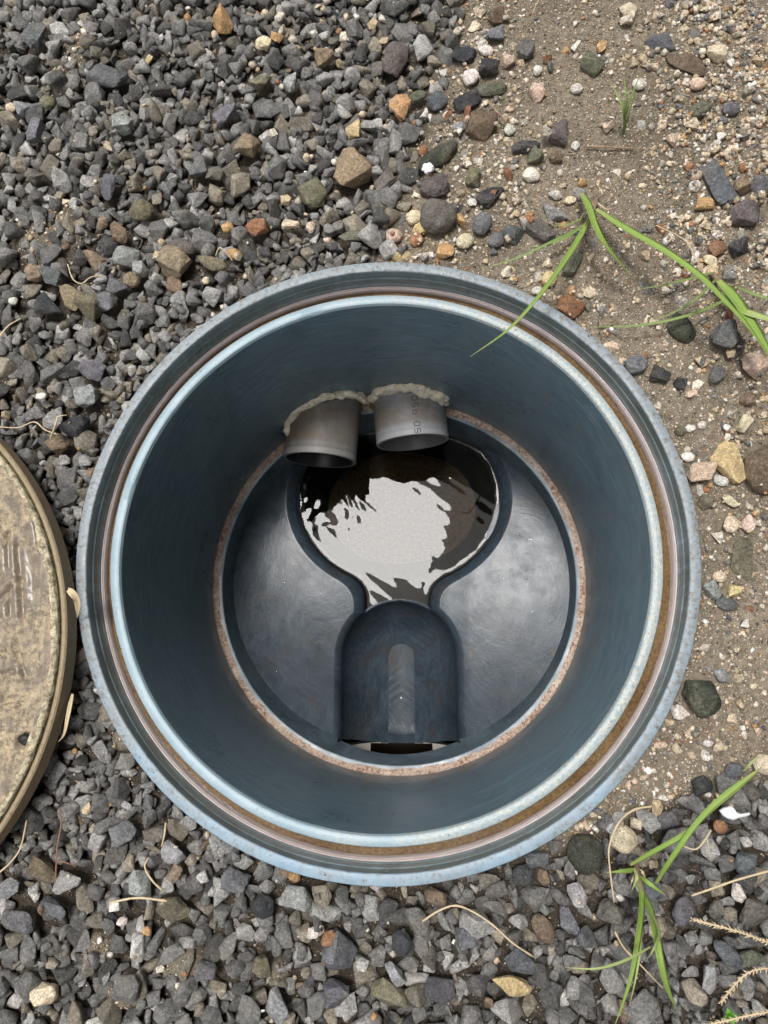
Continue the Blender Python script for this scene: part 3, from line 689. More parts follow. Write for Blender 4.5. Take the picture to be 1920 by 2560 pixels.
 (582, 2205, 56, 76, 75, 'grey', 'ang', .1, 'tall speckled grey stone left of the pale tapering block'),
 (432, 2135, 48, 62, 70, 'lgrey', 'ang', .1, 'white-flecked grey pointed stone at the lower left'),
 (385, 2085, 44, 60, 80, 'gbrown', 'ang', .1, 'brown-grey pillar at the lower left beside a straw'),
 (303, 2085, 70, 52, 30, 'grey', 'ang', .1, 'grey wedge stone between lid and rim at lower left'),
 (515, 2430, 52, 44, 0, 'slate', 'ang', .1, 'speckled dark stone in the lower gravel'),
 (655, 2420, 60, 50, -50, 'olive', 'ang', .1, 'yellowish grey stone in the lower gravel'),
 (655, 2270, 58, 58, 0, 'black', 'rnd', .1, 'black rounded stone in the gravel under the lower left rim'),
 (435, 650, 80, 76, 60, 'tan', 'ang', .1, 'tan-grey block in the gravel upper left of the rim'),
 (313, 640, 50, 66, 80, 'lgrey', 'ang', .1, 'pale grey upright block in the left gravel'),
 (345, 668, 38, 44, 60, 'lgrey', 'ang', .1, 'light grey faceted chip right of the pale grey upright block'),
 (118, 758, 66, 62, 10, 'black', 'ang', .1, 'black layered cube-like stone at the left'),
 (172, 738, 54, 62, 60, 'tan', 'wedge', .1, 'tan pointed stone right of the black layered stone'),
 (225, 755, 60, 66, -50, 'olive', 'ang', .1, 'olive-brown split stone in the left gravel'),
 (260, 750, 46, 60, 70, 'grey', 'ang', .1, 'grey pitted stone touching the olive-brown split stone'),
 (225, 918, 66, 56, -30, 'grey', 'ang', .1, 'grey speckled block in the left gravel'),
 (212, 988, 60, 58, 20, 'lgrey', 'ang', .1, 'large light grey flat-faced stone in the left gravel'),
 (185, 1065, 66, 76, -70, 'black', 'ang', .1, 'big black block between lid and rim at left'),
 (100, 989, 28, 18, 5, 'white', 'rnd', .05, 'bright white pebble on the dark gravel at left'),
 (30, 750, 24, 20, 0, 'white', 'rnd', .05, 'white pebble at the left edge'),
 (80, 757, 24, 22, 0, 'lgrey', 'ang', .05, 'sparkling white-grey chip left of the black layered stone'),
 (85, 680, 46, 50, -60, 'tan', 'ang', .1, 'tan shield-shaped stone at the left edge'),
 (128, 690, 50, 60, 70, 'slate', 'ang', .1, 'dark slate stone right of the tan shield-shaped stone'),
 (140, 1110, 44, 54, 60, 'brown', 'ang', .15, 'earthy brown stone by the straws left of the rim'),
 (288, 716, 58, 48, -35, 'slate', 'flat', .1, 'slate flat stone left of the olive crumb stone'),
 (326, 695, 44, 42, 10, 'tan', 'rnd', .1, 'olive crumb stone at the upper left of the rim'),
 (528, 655, 76, 36, -25, 'olive', 'rnd', .1, 'long olive pebble above the upper left rim'),
 (585, 632, 44, 28, -15, 'orange', 'rnd', .1, 'orange-tan pebble under the long olive pebble'),
 (450, 615, 76, 44, -10, 'gbrown', 'rnd', .1, 'brown-grey cushion-like stone upper left of the rim'),
]
LMR = np.random.default_rng(5)
LMOBJ = []
def landmark_mesh(L, Wd, hh, style, seed):
    """irregular stone, half sizes in mm, long axis along x"""
    r = np.random.default_rng(seed); bm = bmesh.new()
    if style in ('rnd',):
        bmesh.ops.create_icosphere(bm, subdivisions=4, radius=1)
        off = Vector(r.uniform(-50, 50, 3))
        cuts = [Vector(c).normalized() for c in r.normal(size=(7, 3))]
        for v in bm.verts:
            k = 1 + .16 * mnoise.noise(v.co * 1.1 + off) + .07 * mnoise.noise(v.co * 3 + off) + .022 * mnoise.noise(v.co * 9 + off)
            d = max(v.co.dot(c) for c in cuts)
            if d > .80: k *= (.80 + .35 * (d - .80)) / d
            v.co *= k
        sm = True
    else:
        n = 15; p = r.uniform(-1, 1, (n, 3)); p /= np.maximum((np.abs(p) ** 3.2).sum(1) ** (1 / 3.2), 1e-6)[:, None]; p *= r.uniform(.86, 1.04, (n, 1))
        if style == 'wedge': p[:, 1] *= 1 - .62 * (p[:, 0] * .5 + .5)
        if style == 'flat': p[:, 2] = np.clip(p[:, 2], -.8, .75)
        for v in p: bm.verts.new(v)
        bmesh.ops.convex_hull(bm, input=bm.verts)
        bmesh.ops.delete(bm, geom=[v for v in bm.verts if not v.link_faces], context='VERTS')
        bmesh.ops.dissolve_limit(bm, angle_limit=math.radians(12), verts=bm.verts, edges=bm.edges)
        bmesh.ops.bevel(bm, geom=list(bm.edges), offset=.09, segments=2, affect='EDGES', profile=.6, clamp_overlap=True)
        bmesh.ops.triangulate(bm, faces=bm.faces)
        for lim in (.55, .3, .17):
            bmesh.ops.subdivide_edges(bm, edges=[e for e in bm.edges if e.calc_length() > lim], cuts=1)
            bmesh.ops.triangulate(bm, faces=bm.faces)
        off = Vector(r.uniform(-50, 50, 3))
        for v in bm.verts: v.co *= 1 + .10 * mnoise.noise(v.co * 1.7 + off) + .055 * mnoise.noise(v.co * 4.5 + off) + .028 * mnoise.noise(v.co * 11 + off)
        sm = True
    V = np.array([v.co[:] for v in bm.verts]); V -= (V.max(0) + V.min(0)) / 2; V /= np.abs(V).max(0)
    bm.verts.ensure_lookup_table(); bm.verts.index_update()
    F = [[v.index for v in f.verts] for f in bm.faces]; bm.free()
    return V * np.array([L, Wd, hh]), F, sm
for k, (px, py, Lp, Wp, ang, cn, st, bury, lab) in enumerate(LM):
    s = float(zone(np.array([px * 1.]), np.array([py * 1.]))[0])
    P = unz(px, py, -3.5); sc = proj(P)[2] / FPX
    L, Wd = Lp * sc / 2, Wp * sc / 2
    hh = min(L, Wd) * {'flat': .55, 'rnd': .78, 'ang': .85, 'wedge': .7}[st]
    V, F, sm = landmark_mesh(L, Wd, hh, st, 100 + k)
    a = math.radians(ang); x, y = V[:, 0].copy(), V[:, 1].copy()
    V[:, 0] = x * math.cos(a) - y * math.sin(a); V[:, 1] = x * math.sin(a) + y * math.cos(a)
    cx, cy = P[0], P[1]
    rr = math.hypot(cx, cy); rad = float(np.max(-(V[:, 0] * cx + V[:, 1] * cy) / rr))       # keep clear of the rim
    if rr - rad < 171.2: cx, cy = cx * (171.2 + rad) / rr, cy * (171.2 + rad) / rr
    lr = math.hypot(cx - LIDC[0], cy - LIDC[1]); lrad = float(np.max(-(V[:, 0] * (cx - LIDC[0]) + V[:, 1] * (cy - LIDC[1])) / lr))
    if lr - lrad < LIDR + .5: cx, cy = LIDC[0] + (cx - LIDC[0]) * (LIDR + .5 + lrad) / lr, LIDC[1] + (cy - LIDC[1]) * (LIDR + .5 + lrad) / lr
    i, j = int((cx - X0) / G), int((cy - Y0) / G)
    g0 = SOIL[np.clip(i, 0, NX - 1), np.clip(j, 0, NY - 1)]
    cz = g0 + hh - 2 * hh * bury
    if s < .5: cz = max(cz, -4.5 - hh * .15)                    # among the crushed stone it lies on top of the bed
    me = mesh('stone', V, F, sm, None, 40)
    pale = cn in ('white', 'cream', 'pink', 'yellow', 'orange')
    small = max(Lp, Wp) < 46
    o = link('pebble' if (pale and small) or (st == 'rnd' and small) else ('cobble' if max(Lp, Wp) > 88 else 'stone'), me, M['pebble'] if pale else M['stone'])
    o.location = (cx * MM, cy * MM, cz * MM); o.color = (*[min(1, c * f) for c, f in zip(C_[cn], LMR.uniform(.88, 1.1) * LMR.uniform(.96, 1.04, 3))], 1)
    tag(o, lab, 'pebble' if o.name.startswith('pebble') else 'stone', 'stones singled out on the gravel and soil')
    LMOBJ.append((cx, cy, max(L, Wd), lab, o))
    # enter it in the height field
    n = int(max(L, Wd) / G) + 2; a0, b0 = max(i - n, 0), max(j - n, 0); a1, b1 = min(i + n + 1, NX), min(j + n + 1, NY)
    if a1 > a0 and b1 > b0:
        dx, dy = GX[a0:a1, b0:b1] - cx, GY[a0:a1, b0:b1] - cy
        u, v = dx * math.cos(a) + dy * math.sin(a), -dx * math.sin(a) + dy * math.cos(a)
        e = 1 - (np.abs(u) / (L * .97)) ** 2.6 - (np.abs(v) / (Wd * .97)) ** 2.6
        m = e > 0; hz = np.where(m, cz + hh * np.clip(e, 0, 1) ** .38, -99)
        h = H[a0:a1, b0:b1]; up = m & (hz > h); h[up] = hz[up]; ID[a0:a1, b0:b1][up] = -10 - k

INVIEW = (PX > -330) & (PX < 2250) & (PY > -330) & (PY < 2890)
def sample_cells(wt, n):
    w = (wt * (CEIL > -50)).ravel(); c = np.cumsum(w); idx = np.searchsorted(c, rng.uniform(0, c[-1], n))
    return gx[np.clip(idx // NY, 0, NX - 1)] + rng.uniform(-.4, .4, n), gy[idx % NY] + rng.uniform(-.4, .4, n)
DARKS = [(.076, .073, .069), (.118, .114, .108), (.160, .155, .147), (.21, .203, .192), (.275, .265, .25), (.17, .152, .12), (.235, .205, .158), (.285, .247, .19), (.36, .348, .326), (.46, .44, .41), (.23, .165, .11)]
DW = np.array([.13, .18, .19, .15, .11, .065, .06, .035, .05, .025, .012]); DW /= DW.sum()
DNAME = ['blackish', 'charcoal', 'dark slate', 'slate grey', 'mid grey', 'dark olive-grey', 'brown-grey', 'tan-grey', 'pale grey', 'whitish grey', 'rusty brown']
PALES = [(.66, .58, .47), (.56, .46, .33), (.72, .67, .60), (.50, .39, .25), (.60, .46, .34), (.44, .27, .13), (.33, .16, .08), (.40, .365, .31), (.14, .14, .14), (.22, .21, .19), (.30, .25, .18)]
PW = np.array([.17, .19, .085, .15, .06, .05, .025, .09, .07, .06, .05]); PW /= PW.sum()
PNAME = ['cream', 'buff', 'white', 'sandy', 'pinkish', 'orange', 'rust-red', 'greyish white', 'dark grey', 'grey', 'brown']
def deposit(n, wt, smin, smode, smax, cand, kinds, palette, weights, cls, pct, tilt, sink=0.0, hmax=99.):
    xs, ys = sample_cells(wt, n * cand)
    for i in range(n):
        s = float(np.clip(smode * math.exp(rng.normal(0, .30)), smin, smax)); t = int(rng.choice(kinds))
        Rm = rotm(rng.uniform(0, 6.283), abs(rng.normal(0, tilt)), rng.uniform(0, 6.283))
        best = None
        for c in range(cand):
            r = try_place(t, Rm, s, xs[i * cand + c], ys[i * cand + c], pct, sink * s)
            if r and (best is None or r[0] < best[0]): best = (r[0], xs[i * cand + c], ys[i * cand + c], r[1])
        if best is None or best[0] + .4 * s > hmax: continue
        ci = int(rng.choice(len(palette), p=weights)); f = rng.uniform(.82, 1.2)
        commit(t, Rm, s, best[1], best[2], best[0], best[3], tuple(min(1, q_ * f) for q_ in palette[ci]), cls, ci=ci)
ANG = list(range(NANG))
dz = np.where(INVIEW, 1 - ZN, 0.0) ** 1.3
deposit(2050, dz, 2.6, 4.2, 6.5, 3, ANG, DARKS, DW, 'crushed', 70, .6, .1, -1.5)
deposit(3700, dz, 2.8, 4.8, 9.0, 4, ANG, DARKS, DW, 'crushed', 72, .45, .12, 5.5)
deposit(1780, dz, 1.7, 3.0, 4.6, 4, ANG, DARKS, DW, 'crushed', 75, .5, .1, 3.5)
deposit(200, np.where(INVIEW, ZN * (1 - ZN) * 3 + .22 * ZN * sstep(1850, 2050, PY) + .05 * ZN, 0), 3.0, 5.2, 8.0, 4, ANG, DARKS, DW, 'crushed', 75, .4, .25)
BARE = lambda: (ID == -1) | ((ID >= 0) & np.isin(ID, [i_ for i_, s_ in enumerate(STN) if s_['cls'] == 'pebble']))
pz = (ID == -1) * np.where(INVIEW, np.clip(ZN, 0, 1) * PALE, 0)
deposit(560, pz, 2.2, 2.9, 4.6, 2, ROUND[:3] + ANG[:9] + ANG[9:15] + ANG[20:], PALES, PW, 'pebble', 75, .4, .25)
pz = np.where(BARE(), pz, 0)
deposit(2000, pz, 1.3, 1.9, 2.8, 1, ROUND[:3] + ANG[:9] + ANG[9:15] + ANG[20:], PALES, PW, 'pebble', 70, .4, .25)
deposit(3400, np.where(BARE(), pz, 0) + .02 * ZN * INVIEW + .012 * dz, .8, 1.15, 1.7, 1, ROUND[:3] + ANG[:9] + ANG[9:15] + ANG[20:], PALES, PW, 'pebble', 65, .4, .25)
deposit(3300, np.where(BARE(), pz + .10 * ZN * INVIEW, 0), .55, .85, 1.3, 1, ANG[:9], PALES + DARKS[3:5], np.r_[PW * .85, .08, .07] / (PW.sum() * .85 + .15), 'pebble', 65, .4, .25)
deposit(140, dz * sstep(300, 900, PX) * (PY < 1300) + .10 * dz, 1.6, 2.6, 3.8, 3, ROUND + ANG[:9], PALES[:7], PW[:7] / PW[:7].sum(), 'pebble', 75, .4, .15)

# ------------------------------------------------------------------ which stones show largest
cellw = np.where((PX > 0) & (PX < 1920) & (PY > 0) & (PY < 2560), 1.0 / PZ ** 2, 0)
ok = ID >= 0
share = np.bincount(ID[ok], weights=cellw[ok], minlength=len(STN))
TM = {}
def templ_mesh(t, cls):
    if (t, cls) not in TM:
        V, T = TEMPL[t]['bev'] if cls == 'crushed' else TEMPL[t]['plain']
        me = bpy.data.meshes.new('stone_shape'); me.from_pydata((V * MM).tolist(), [], T.tolist())
        me.materials.append(M['stone'] if cls == 'crushed' else M['pebble'])
        if t >= NANG: me.polygons.foreach_set('use_smooth', np.ones(len(T), bool)); me.set_sharp_from_angle(angle=math.radians(38))
        TM[(t, cls)] = me
    return TM[(t, cls)]
DIRS = ['right of', 'upper right of', 'above', 'upper left of', 'left of', 'lower left of', 'below', 'lower right of']
def short(lab):
    w = lab.split()
    for stop in ('lying', 'among', 'on', 'at', 'in', 'near', 'above', 'below', 'beside', 'just', 'right', 'left', 'half', 'touching', 'by', 'under', 'between', 'with', 'cut', 'leaning', 'standing', 'alone', 'around', 'behind', 'from', 'sunk', 'wedged', 'upper'):
        if stop in w[2:]: w = w[:2 + w[2:].index(stop)]
    return ' '.join(w[:6])
SHORT = [short(l[3]) for l in LMOBJ]
uniq = [k for k in range(len(LMOBJ)) if SHORT.count(SHORT[k]) == 1]
pend = {}
mass = {'crushed': [], 'pebble': []}
for cls, lim in (('crushed', 296), ('pebble', 215)):
    idx = [i for i in np.argsort(-share) if STN[i]['cls'] == cls]
    for rank, i in enumerate(idx):
        st = STN[i]
        if rank < lim and share[i] > 0:
            o = bpy.data.objects.new('crushed_stone' if cls == 'crushed' else 'small_pebble', templ_mesh(st['t'], cls)); COL.objects.link(o)
            Mx = Matrix((st['R'] * st['s']).tolist()).to_4x4(); Mx.translation = Vector(st['p']) * MM
            o.matrix_world = Mx; o.color = (*st['col'], 1)
            x, y = st['p'][:2]
            k = min(uniq, key=lambda k: math.hypot(LMOBJ[k][0] - x, LMOBJ[k][1] - y) - LMOBJ[k][2])
            dx, dy = x - LMOBJ[k][0], y - LMOBJ[k][1]
            dr = DIRS[int(round(math.atan2(dy, dx) / (math.pi / 4))) % 8]
            kd = TEMPL[st['t']]['kind']
            if cls == 'crushed':
                nm = f"{DNAME[st['ci']]} {dict(block='blocky', flat='flat', long='long', wedge='wedge-shaped')[kd]} stone"
                g = 'crushed dark stones of the gravel'
            else:
                nm = f"{PNAME[st['ci']]} {'rounded' if kd == 'round' else 'angular'} pebble"; g = 'pale pebbles scattered over the sandy soil'
            o['category'] = 'stone' if cls == 'crushed' else 'pebble'; o['group'] = g
            pend.setdefault((nm, dr, SHORT[k]), []).append((math.hypot(dx, dy), o))
        else: mass[cls].append(i)
ORD = ['nearest', 'second nearest', 'third nearest', 'fourth nearest', 'fifth nearest', 'sixth nearest', 'seventh nearest', 'eighth nearest']
for (nm, dr, sh), L in pend.items():
    L.sort(key=lambda e: e[0])
    for r, (_, o) in enumerate(L):
        o['label'] = (f"{nm} {dr} the {sh}" if len(L) == 1 else f"{ORD[min(r, 7)]} {nm} {dr} the {sh}")
for cls, nm, mt in (('crushed', 'gravel', 'stone_mass'), ('pebble', 'pea_gravel', 'pebble_mass')):
    Vs, Ts, Cs, off = [], [], [], 0
    for i in mass[cls]:
        st = STN[i]; tp = TEMPL[st['t']]
        V, T = tp['bev'] if (cls == 'crushed' and share[i] > 0) else tp['plain']
        Vs.append(V @ (st['R'] * st['s']).T + np.array(st['p'])); Ts.append(T + off); off += len(V)
        Cs.append(np.tile(st['col'], (len(V), 1)))
    o = link(nm, fast_mesh(nm, np.concatenate(Vs), np.concatenate(Ts), np.concatenate(Cs)), M[mt])
    tag(o, 'bed of small dark crushed stone around the chamber' if cls == 'crushed' else 'scatter of small pale pebbles over the sandy soil', 'gravel' if cls == 'crushed' else 'pebbles', None, 'stuff')

# ------------------------------------------------------------------ soil sheet
step = 2.4
xs = np.r_[-3000, -1400, -700, np.arange(X0 + 2, X1 - 2, step), 600, 1400, 3000]
ys = np.r_[-3000, -1400, -700, np.arange(Y0 + 2, Y1 - 2, step), 800, 1600, 3000]
SX, SY = np.meshgrid(xs, ys, indexing='ij')
ii = np.clip(((SX - X0) / G).astype(int), 0, NX - 1); jj = np.clip(((SY - Y0) / G).astype(int), 0, NY - 1)
SZ = SOIL[ii, jj]; SZN = ZN[ii, jj]
far = (SX < X0) | (SX > X1) | (SY < Y0) | (SY > Y1); SZ = np.where(far, np.where(far, -6., 0), SZ)
SR = np.hypot(SX, SY)
ring = SR < 172.5                                               # keep the hole for the chamber; snap its border on to a circle
k_ = np.where(ring & (SR > 166), 170.2 / np.maximum(SR, 1), 1); SX, SY = SX * k_, SY * k_
hole = ring & (SR <= 166)
nx, ny = SX.shape; vid = np.arange(nx * ny).reshape(nx, ny)
q4 = np.stack([vid[:-1, :-1], vid[1:, :-1], vid[1:, 1:], vid[:-1, 1:]], -1).reshape(-1, 4)
hq = hole.ravel()[q4].any(1)
q4 = q4[~hq]
tri = np.concatenate([q4[:, [0, 1, 2]], q4[:, [0, 2, 3]]])
wet = sstep(0, 1, SZN)[..., None]  # weight of the sandy zone, not moisture
sc_ = np.array([.05, .041, .032]) * (1 - wet) + np.array([.225, .188, .140]) * wet  # soil among crushed stone darkened: shade of the gaps put into its colour
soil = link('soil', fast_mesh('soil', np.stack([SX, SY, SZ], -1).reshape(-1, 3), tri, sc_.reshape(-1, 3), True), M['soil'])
tag(soil, 'brown sandy soil under the gravel', None, None, 'structure')

# sand grains lying on the exposed soil
expo = (ID == -1) & (RR > 171.5) & (LR > LIDR - 12) & INVIEW
wt = np.where(expo, .22 + .78 * ZN, 0) + np.where((ID >= 0) & INVIEW & (RR > 172) & (LR > LIDR), .006 + .02 * ZN, 0)
NG = 78000
cx, cy = sample_cells(wt, NG); gi, gj = ((cx - X0) / G).astype(int).clip(0, NX - 1), ((cy - Y0) / G).astype(int).clip(0, NY - 1)
gs = np.clip(.34 * np.exp(rng.normal(0, .45, NG)), .16, 1.0)
oc = np.array([[1, 0, 0], [-1, 0, 0], [0, 1, 0], [0, -1, 0], [0, 0, 1], [0, 0, -1.]])
ot = np.array([[0, 2, 4], [2, 1, 4], [1, 3, 4], [3, 0, 4], [2, 0, 5], [1, 2, 5], [3, 1, 5], [0, 3, 5]])
jit = oc[None] * rng.uniform(.6, 1.2, (NG, 6, 1)) + rng.normal(0, .12, (NG, 6, 3))
th = rng.uniform(0, 6.28, NG); ct, sn = np.cos(th), np.sin(th)
jx = jit[..., 0] * ct[:, None] - jit[..., 1] * sn[:, None]; jy = jit[..., 0] * sn[:, None] + jit[..., 1] * ct[:, None]
GV = np.stack([jx, jy, jit[..., 2] * .8], -1) * gs[:, None, None] + np.stack([cx, cy, H[gi, gj] + gs * .25], -1)[:, None, :]
GP = np.array([(.60, .52, .40), (.48, .38, .26), (.66, .60, .52), (.34, .25, .15), (.42, .20, .08), (.10, .09, .08), (.20, .16, .11), (.28, .24, .19)])
NR = 420
ra, rr_ = rng.uniform(0, 6.283, NR), np.where(rng.random(NR) < .55, rng.uniform(164.8, 170.0, NR), rng.uniform(151.2, 155.4, NR))
rimz = np.where(rr_ > 160, .05, -13.72); rox = np.where(rr_ > 160, 0, -1.0); roy = np.where(rr_ > 160, 0, .5)
gr_s = np.clip(.22 * np.exp(rng.normal(0, .45, NR)), .12, .8)
GV[:NR] = GV[:NR] - GV[:NR].mean(1, keepdims=True); GV[:NR] *= (gr_s / gs[:NR])[:, None, None]
GV[:NR] += np.stack([rr_ * np.cos(ra) + rox, rr_ * np.sin(ra) + roy, rimz + gr_s * .3], -1)[:, None, :]
gc = GP[rng.choice(8, NG, p=[.20, .18, .12, .16, .04, .10, .11, .09])] * rng.uniform(.75, 1.2, (NG, 1))
o = link('sand', fast_mesh('sand', GV.reshape(-1, 3), (ot[None] + 6 * np.arange(NG)[:, None, None]).reshape(-1, 3), np.repeat(gc, 6, 0)), M['grain'])
tag(o, 'coarse sand grains on the bare soil', 'sand', None, 'stuff')

# ------------------------------------------------------------------ the inspection chamber
def lump(name, c, rad, mat, parent, seed, squash=(1, 1, 1), ro=1.0):
    bm = bmesh.new(); bmesh.ops.create_icosphere(bm, subdivisions=4, radius=1)
    for v in bm.verts:
        k = 1 + ro * (.28 * mnoise.noise(v.co * 1.8 + Vector((seed, 0, 0))) + .16 * mnoise.noise(v.co * 6 + Vector((seed, 1, 0))) + .08 * mnoise.noise(v.co * 15))
        v.co = Vector((v.co.x * squash[0], v.co.y * squash[1], v.co.z * squash[2])) * (k * rad * MM) + Vector(c) * MM
    me = bpy.data.meshes.new(name); bm.to_mesh(me); bm.free(); me.polygons.foreach_set('use_smooth', np.ones(len(me.polygons), bool))
    return link(name, me, mat, parent)
HEAD = (-1.0, .5)
ch = tag(empty('inspection_chamber'), 'round blue-grey plastic inspection chamber standing open in the gravel, two grey pipes inside', 'inspection chamber')
tag(lathe('outer_rim', [(170.6, -45), (170.6, -1.2), (170.2, -.35), (169.4, 0), (165.4, 0), (164.7, -.3), (164.38, -1.0)], M['rim'], ch, 260, None,
      lambda t, j, r, z: (.25 * n3(math.cos(t) * 3, math.sin(t) * 3, 1) + .12 * n3(math.cos(t) * 30, math.sin(t) * 30, 5), .12 * n3(math.cos(t) * 5, math.sin(t) * 5, j))), 'pale blue outer rim with a grey mineral film')
lathe('seat_wall', [(164.4, -.9), (164.1, -7), (163.5, -7.6), (163.4, -13), (162.9, -13.6), (162.8, -27)], M['seat'], ch, 260)
lathe('seal_ring', [(163.3, -16.2), (162.9, -15.4), (162.2, -15.5), (162.0, -15.9), (161.3, -15.8), (160.8, -16.7), (160.7, -24)], M['seal'], ch, 240, None,
      lambda t, j, r, z: (.35 * n3(math.cos(t) * 4, math.sin(t) * 4, 3) * (j > 3), .3 * n3(math.cos(t) * 3, math.sin(t) * 3, 7)))
lathe('groove_silt', [(163.5, -22), (161.5, -20.2), (158.5, -19.2), (155.5, -19.5), (152.6, -20)], M['groove_silt'], ch, 300, None,
      lambda t, j, r, z: (0, 1.1 * n3(math.cos(t) * 7, math.sin(t) * 7, 1) + .5 * n3(math.cos(t) * 40, math.sin(t) * 40, j)))
lathe('riser_pipe', [(156.2, -40), (156.2, -14.8), (155.7, -14.1), (155.0, -13.9)], M['riser'], ch, 240, lambda j: HEAD)
lathe('pipe_end', [(156.25, -15.0), (155.75, -14.05), (154.8, -13.75), (151.6, -13.75), (150.7, -14.3), (150.05, -16.2)], M['pipe_end'], ch, 260, lambda j: HEAD,
      lambda t, j, r, z: (.18 * n3(math.cos(t) * 4, math.sin(t) * 4, 9), .1 * n3(math.cos(t) * 6, math.sin(t) * 6, j)))
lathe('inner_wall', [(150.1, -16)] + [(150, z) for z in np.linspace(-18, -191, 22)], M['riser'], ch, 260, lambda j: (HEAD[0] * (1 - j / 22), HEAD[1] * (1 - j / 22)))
lathe('silt_ring', [(150.3, -187.5), (149.2, -189.0), (147.6, -189.6), (145.9, -189.8), (144.9, -190.3), (144.2, -191.4)], M['silt_ring'], ch, 420, None,
      lambda t, j, r, z: (.45 * n3(math.cos(t) * 9, math.sin(t) * 9, j * .7) + .35 * n3(math.cos(t) * 50, math.sin(t) * 50, j),
                          .9 * n3(math.cos(t) * 8, math.sin(t) * 8, 2) + .5 * n3(math.cos(t) * 45, math.sin(t) * 45, j * 1.3)))
lathe('ledge', [(146.0, -190.0), (144.2, -190.2), (143.1, -190.5), (142.55, -191.3)], M['lower'], ch, 240)
# lower wall: skewed towards the outlet side, with the outlet opening cut through it
nth, zs = 300, np.r_[np.linspace(-191, -222, 19), np.linspace(-224, -292, 20)]
V, UV, F = [], [], []
def lower_r(t, z):
    f = min(1., (-191 - z) / 31); f2 = max(0., (-222 - z) / 70)
    cy = 3 * f; rx = 142.6 - .4 * f - 1.0 * f2; ry = 142.6 - 4.6 * f + 1.2 * f2
    return rx * math.cos(t), cy + ry * math.sin(t)
for i in range(nth + 1):
    t = i * 2 * math.pi / nth
    for j, z in enumerate(zs):
        x, y = lower_r(t, z); zz = z
        if y < 0 and abs(x) < 49.5:                              # row that forms the edge of the opening
            edge = -211.5 - 6 * (x / 45) ** 2
            if j <= 12: zz = -191 + (edge + 191) * j / 12; x, y = lower_r(t, zz)
        V.append((x, y, zz)); UV.append((t, -zz / 100))
k = len(zs)
for i in range(nth):
    tm = (i + .5) * 2 * math.pi / nth; xm, ym = lower_r(tm, -222)
    for j in range(k - 1):
        if ym < 0 and abs(xm) < 48.6 and j >= 12: continue
        a = i * k + j; F.append((a, a + 1, a + k + 1, a + k))
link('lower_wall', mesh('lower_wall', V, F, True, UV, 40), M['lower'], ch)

# floor: one height field with benching, pool, neck and outlet trough
g = .75; fx = np.arange(-146, 146.1, g); fy = np.arange(-141, 148.1, g)
FX, FY = np.meshgrid(fx, fy, indexing='ij')
def sd_pool(x, y):
    k1 = np.hypot((x - 0) / 91., (y - 76) / 78.); k2 = np.hypot(x / 91. ** 2, (y - 76) / 78. ** 2)
    d = k1 * (k1 - 1) / np.maximum(k2, 1e-9)
    return np.where(k1 < .05, -70., d)
def sd_neck(x, y): return np.maximum(np.abs(x + 1.5) - 29, np.maximum(y - 40, -70 - y))
def sd_trough(x, y): return np.hypot(x, np.maximum(y + 62, 0)) - 48.6
def smin(a, b, k): h = np.clip(.5 + .5 * (b - a) / k, 0, 1); return b + (a - b) * h - k * h * (1 - h)
def bench_pit(d, deep):
    lip = 7.5
    a = np.clip((lip - d) / lip, 0, 1)
    band = 7.5 * a ** 1.7                                      # dished edge of the benching
    ins = np.clip(-d, 0, None)
    return np.where(d > 0, band, np.minimum(7.5 + 5.6 * ins ** .9 + 1.0 * ins, deep))
def floor_z(x, y):
    dp = smin(sd_pool(x, y), sd_neck(x, y), 16.)
    pool_deep = 58 * sstep(0, 1, np.clip(-sd_pool(x, y) / 26, 0, 1)) ** .8
    deep = np.maximum(13.8, pool_deep)
    w = bench_pit(dp, deep)
    dt = sd_trough(x, y)
    r = np.clip(48.6 + dt, 0, 60)
    hp = np.where(dt < 0, np.sqrt(np.clip(48.6 ** 2 - r ** 2, 0, None)), 0)
    t = np.where(dt < 0, 5 + hp * 1.06, 5 * np.clip((5.5 - dt) / 5.5, 0, 1) ** 2)
    near_neck = sstep(-40, -6, y) * (np.abs(x) < 30)
    depth = np.maximum(w, t)
    bench = -223 + (np.where(x > 0, .088, .028) * (np.abs(x) - 55) - np.where(x > 0, .03, 0) * (y - 10)) * sstep(20, 60, np.abs(x))
    return bench - depth, dp, dt
FZ, DP, DT = floor_z(FX, FY)
FZ = FZ + .10 * fbm(FX, FY, .035, 8)
inside = (FX / 144.0) ** 2 + ((FY - 3) / 141.5) ** 2 < 1.0
vid = -np.ones(FX.shape, int); keep = inside
vid[keep] = np.arange(keep.sum())
q4 = np.stack([vid[:-1, :-1], vid[1:, :-1], vid[1:, 1:], vid[:-1, 1:]], -1).reshape(-1, 4); q4 = q4[(q4 >= 0).all(1)]
tri = np.concatenate([q4[:, [0, 1, 2]], q4[:, [0, 2, 3]]])
o = link('benching_floor', fast_mesh('benching_floor', np.stack([FX, FY, FZ], -1)[keep], tri, None, True), M['floor'], ch)
tag(o, 'wet slate-grey moulded floor with a round pool and a half-pipe outlet trough')

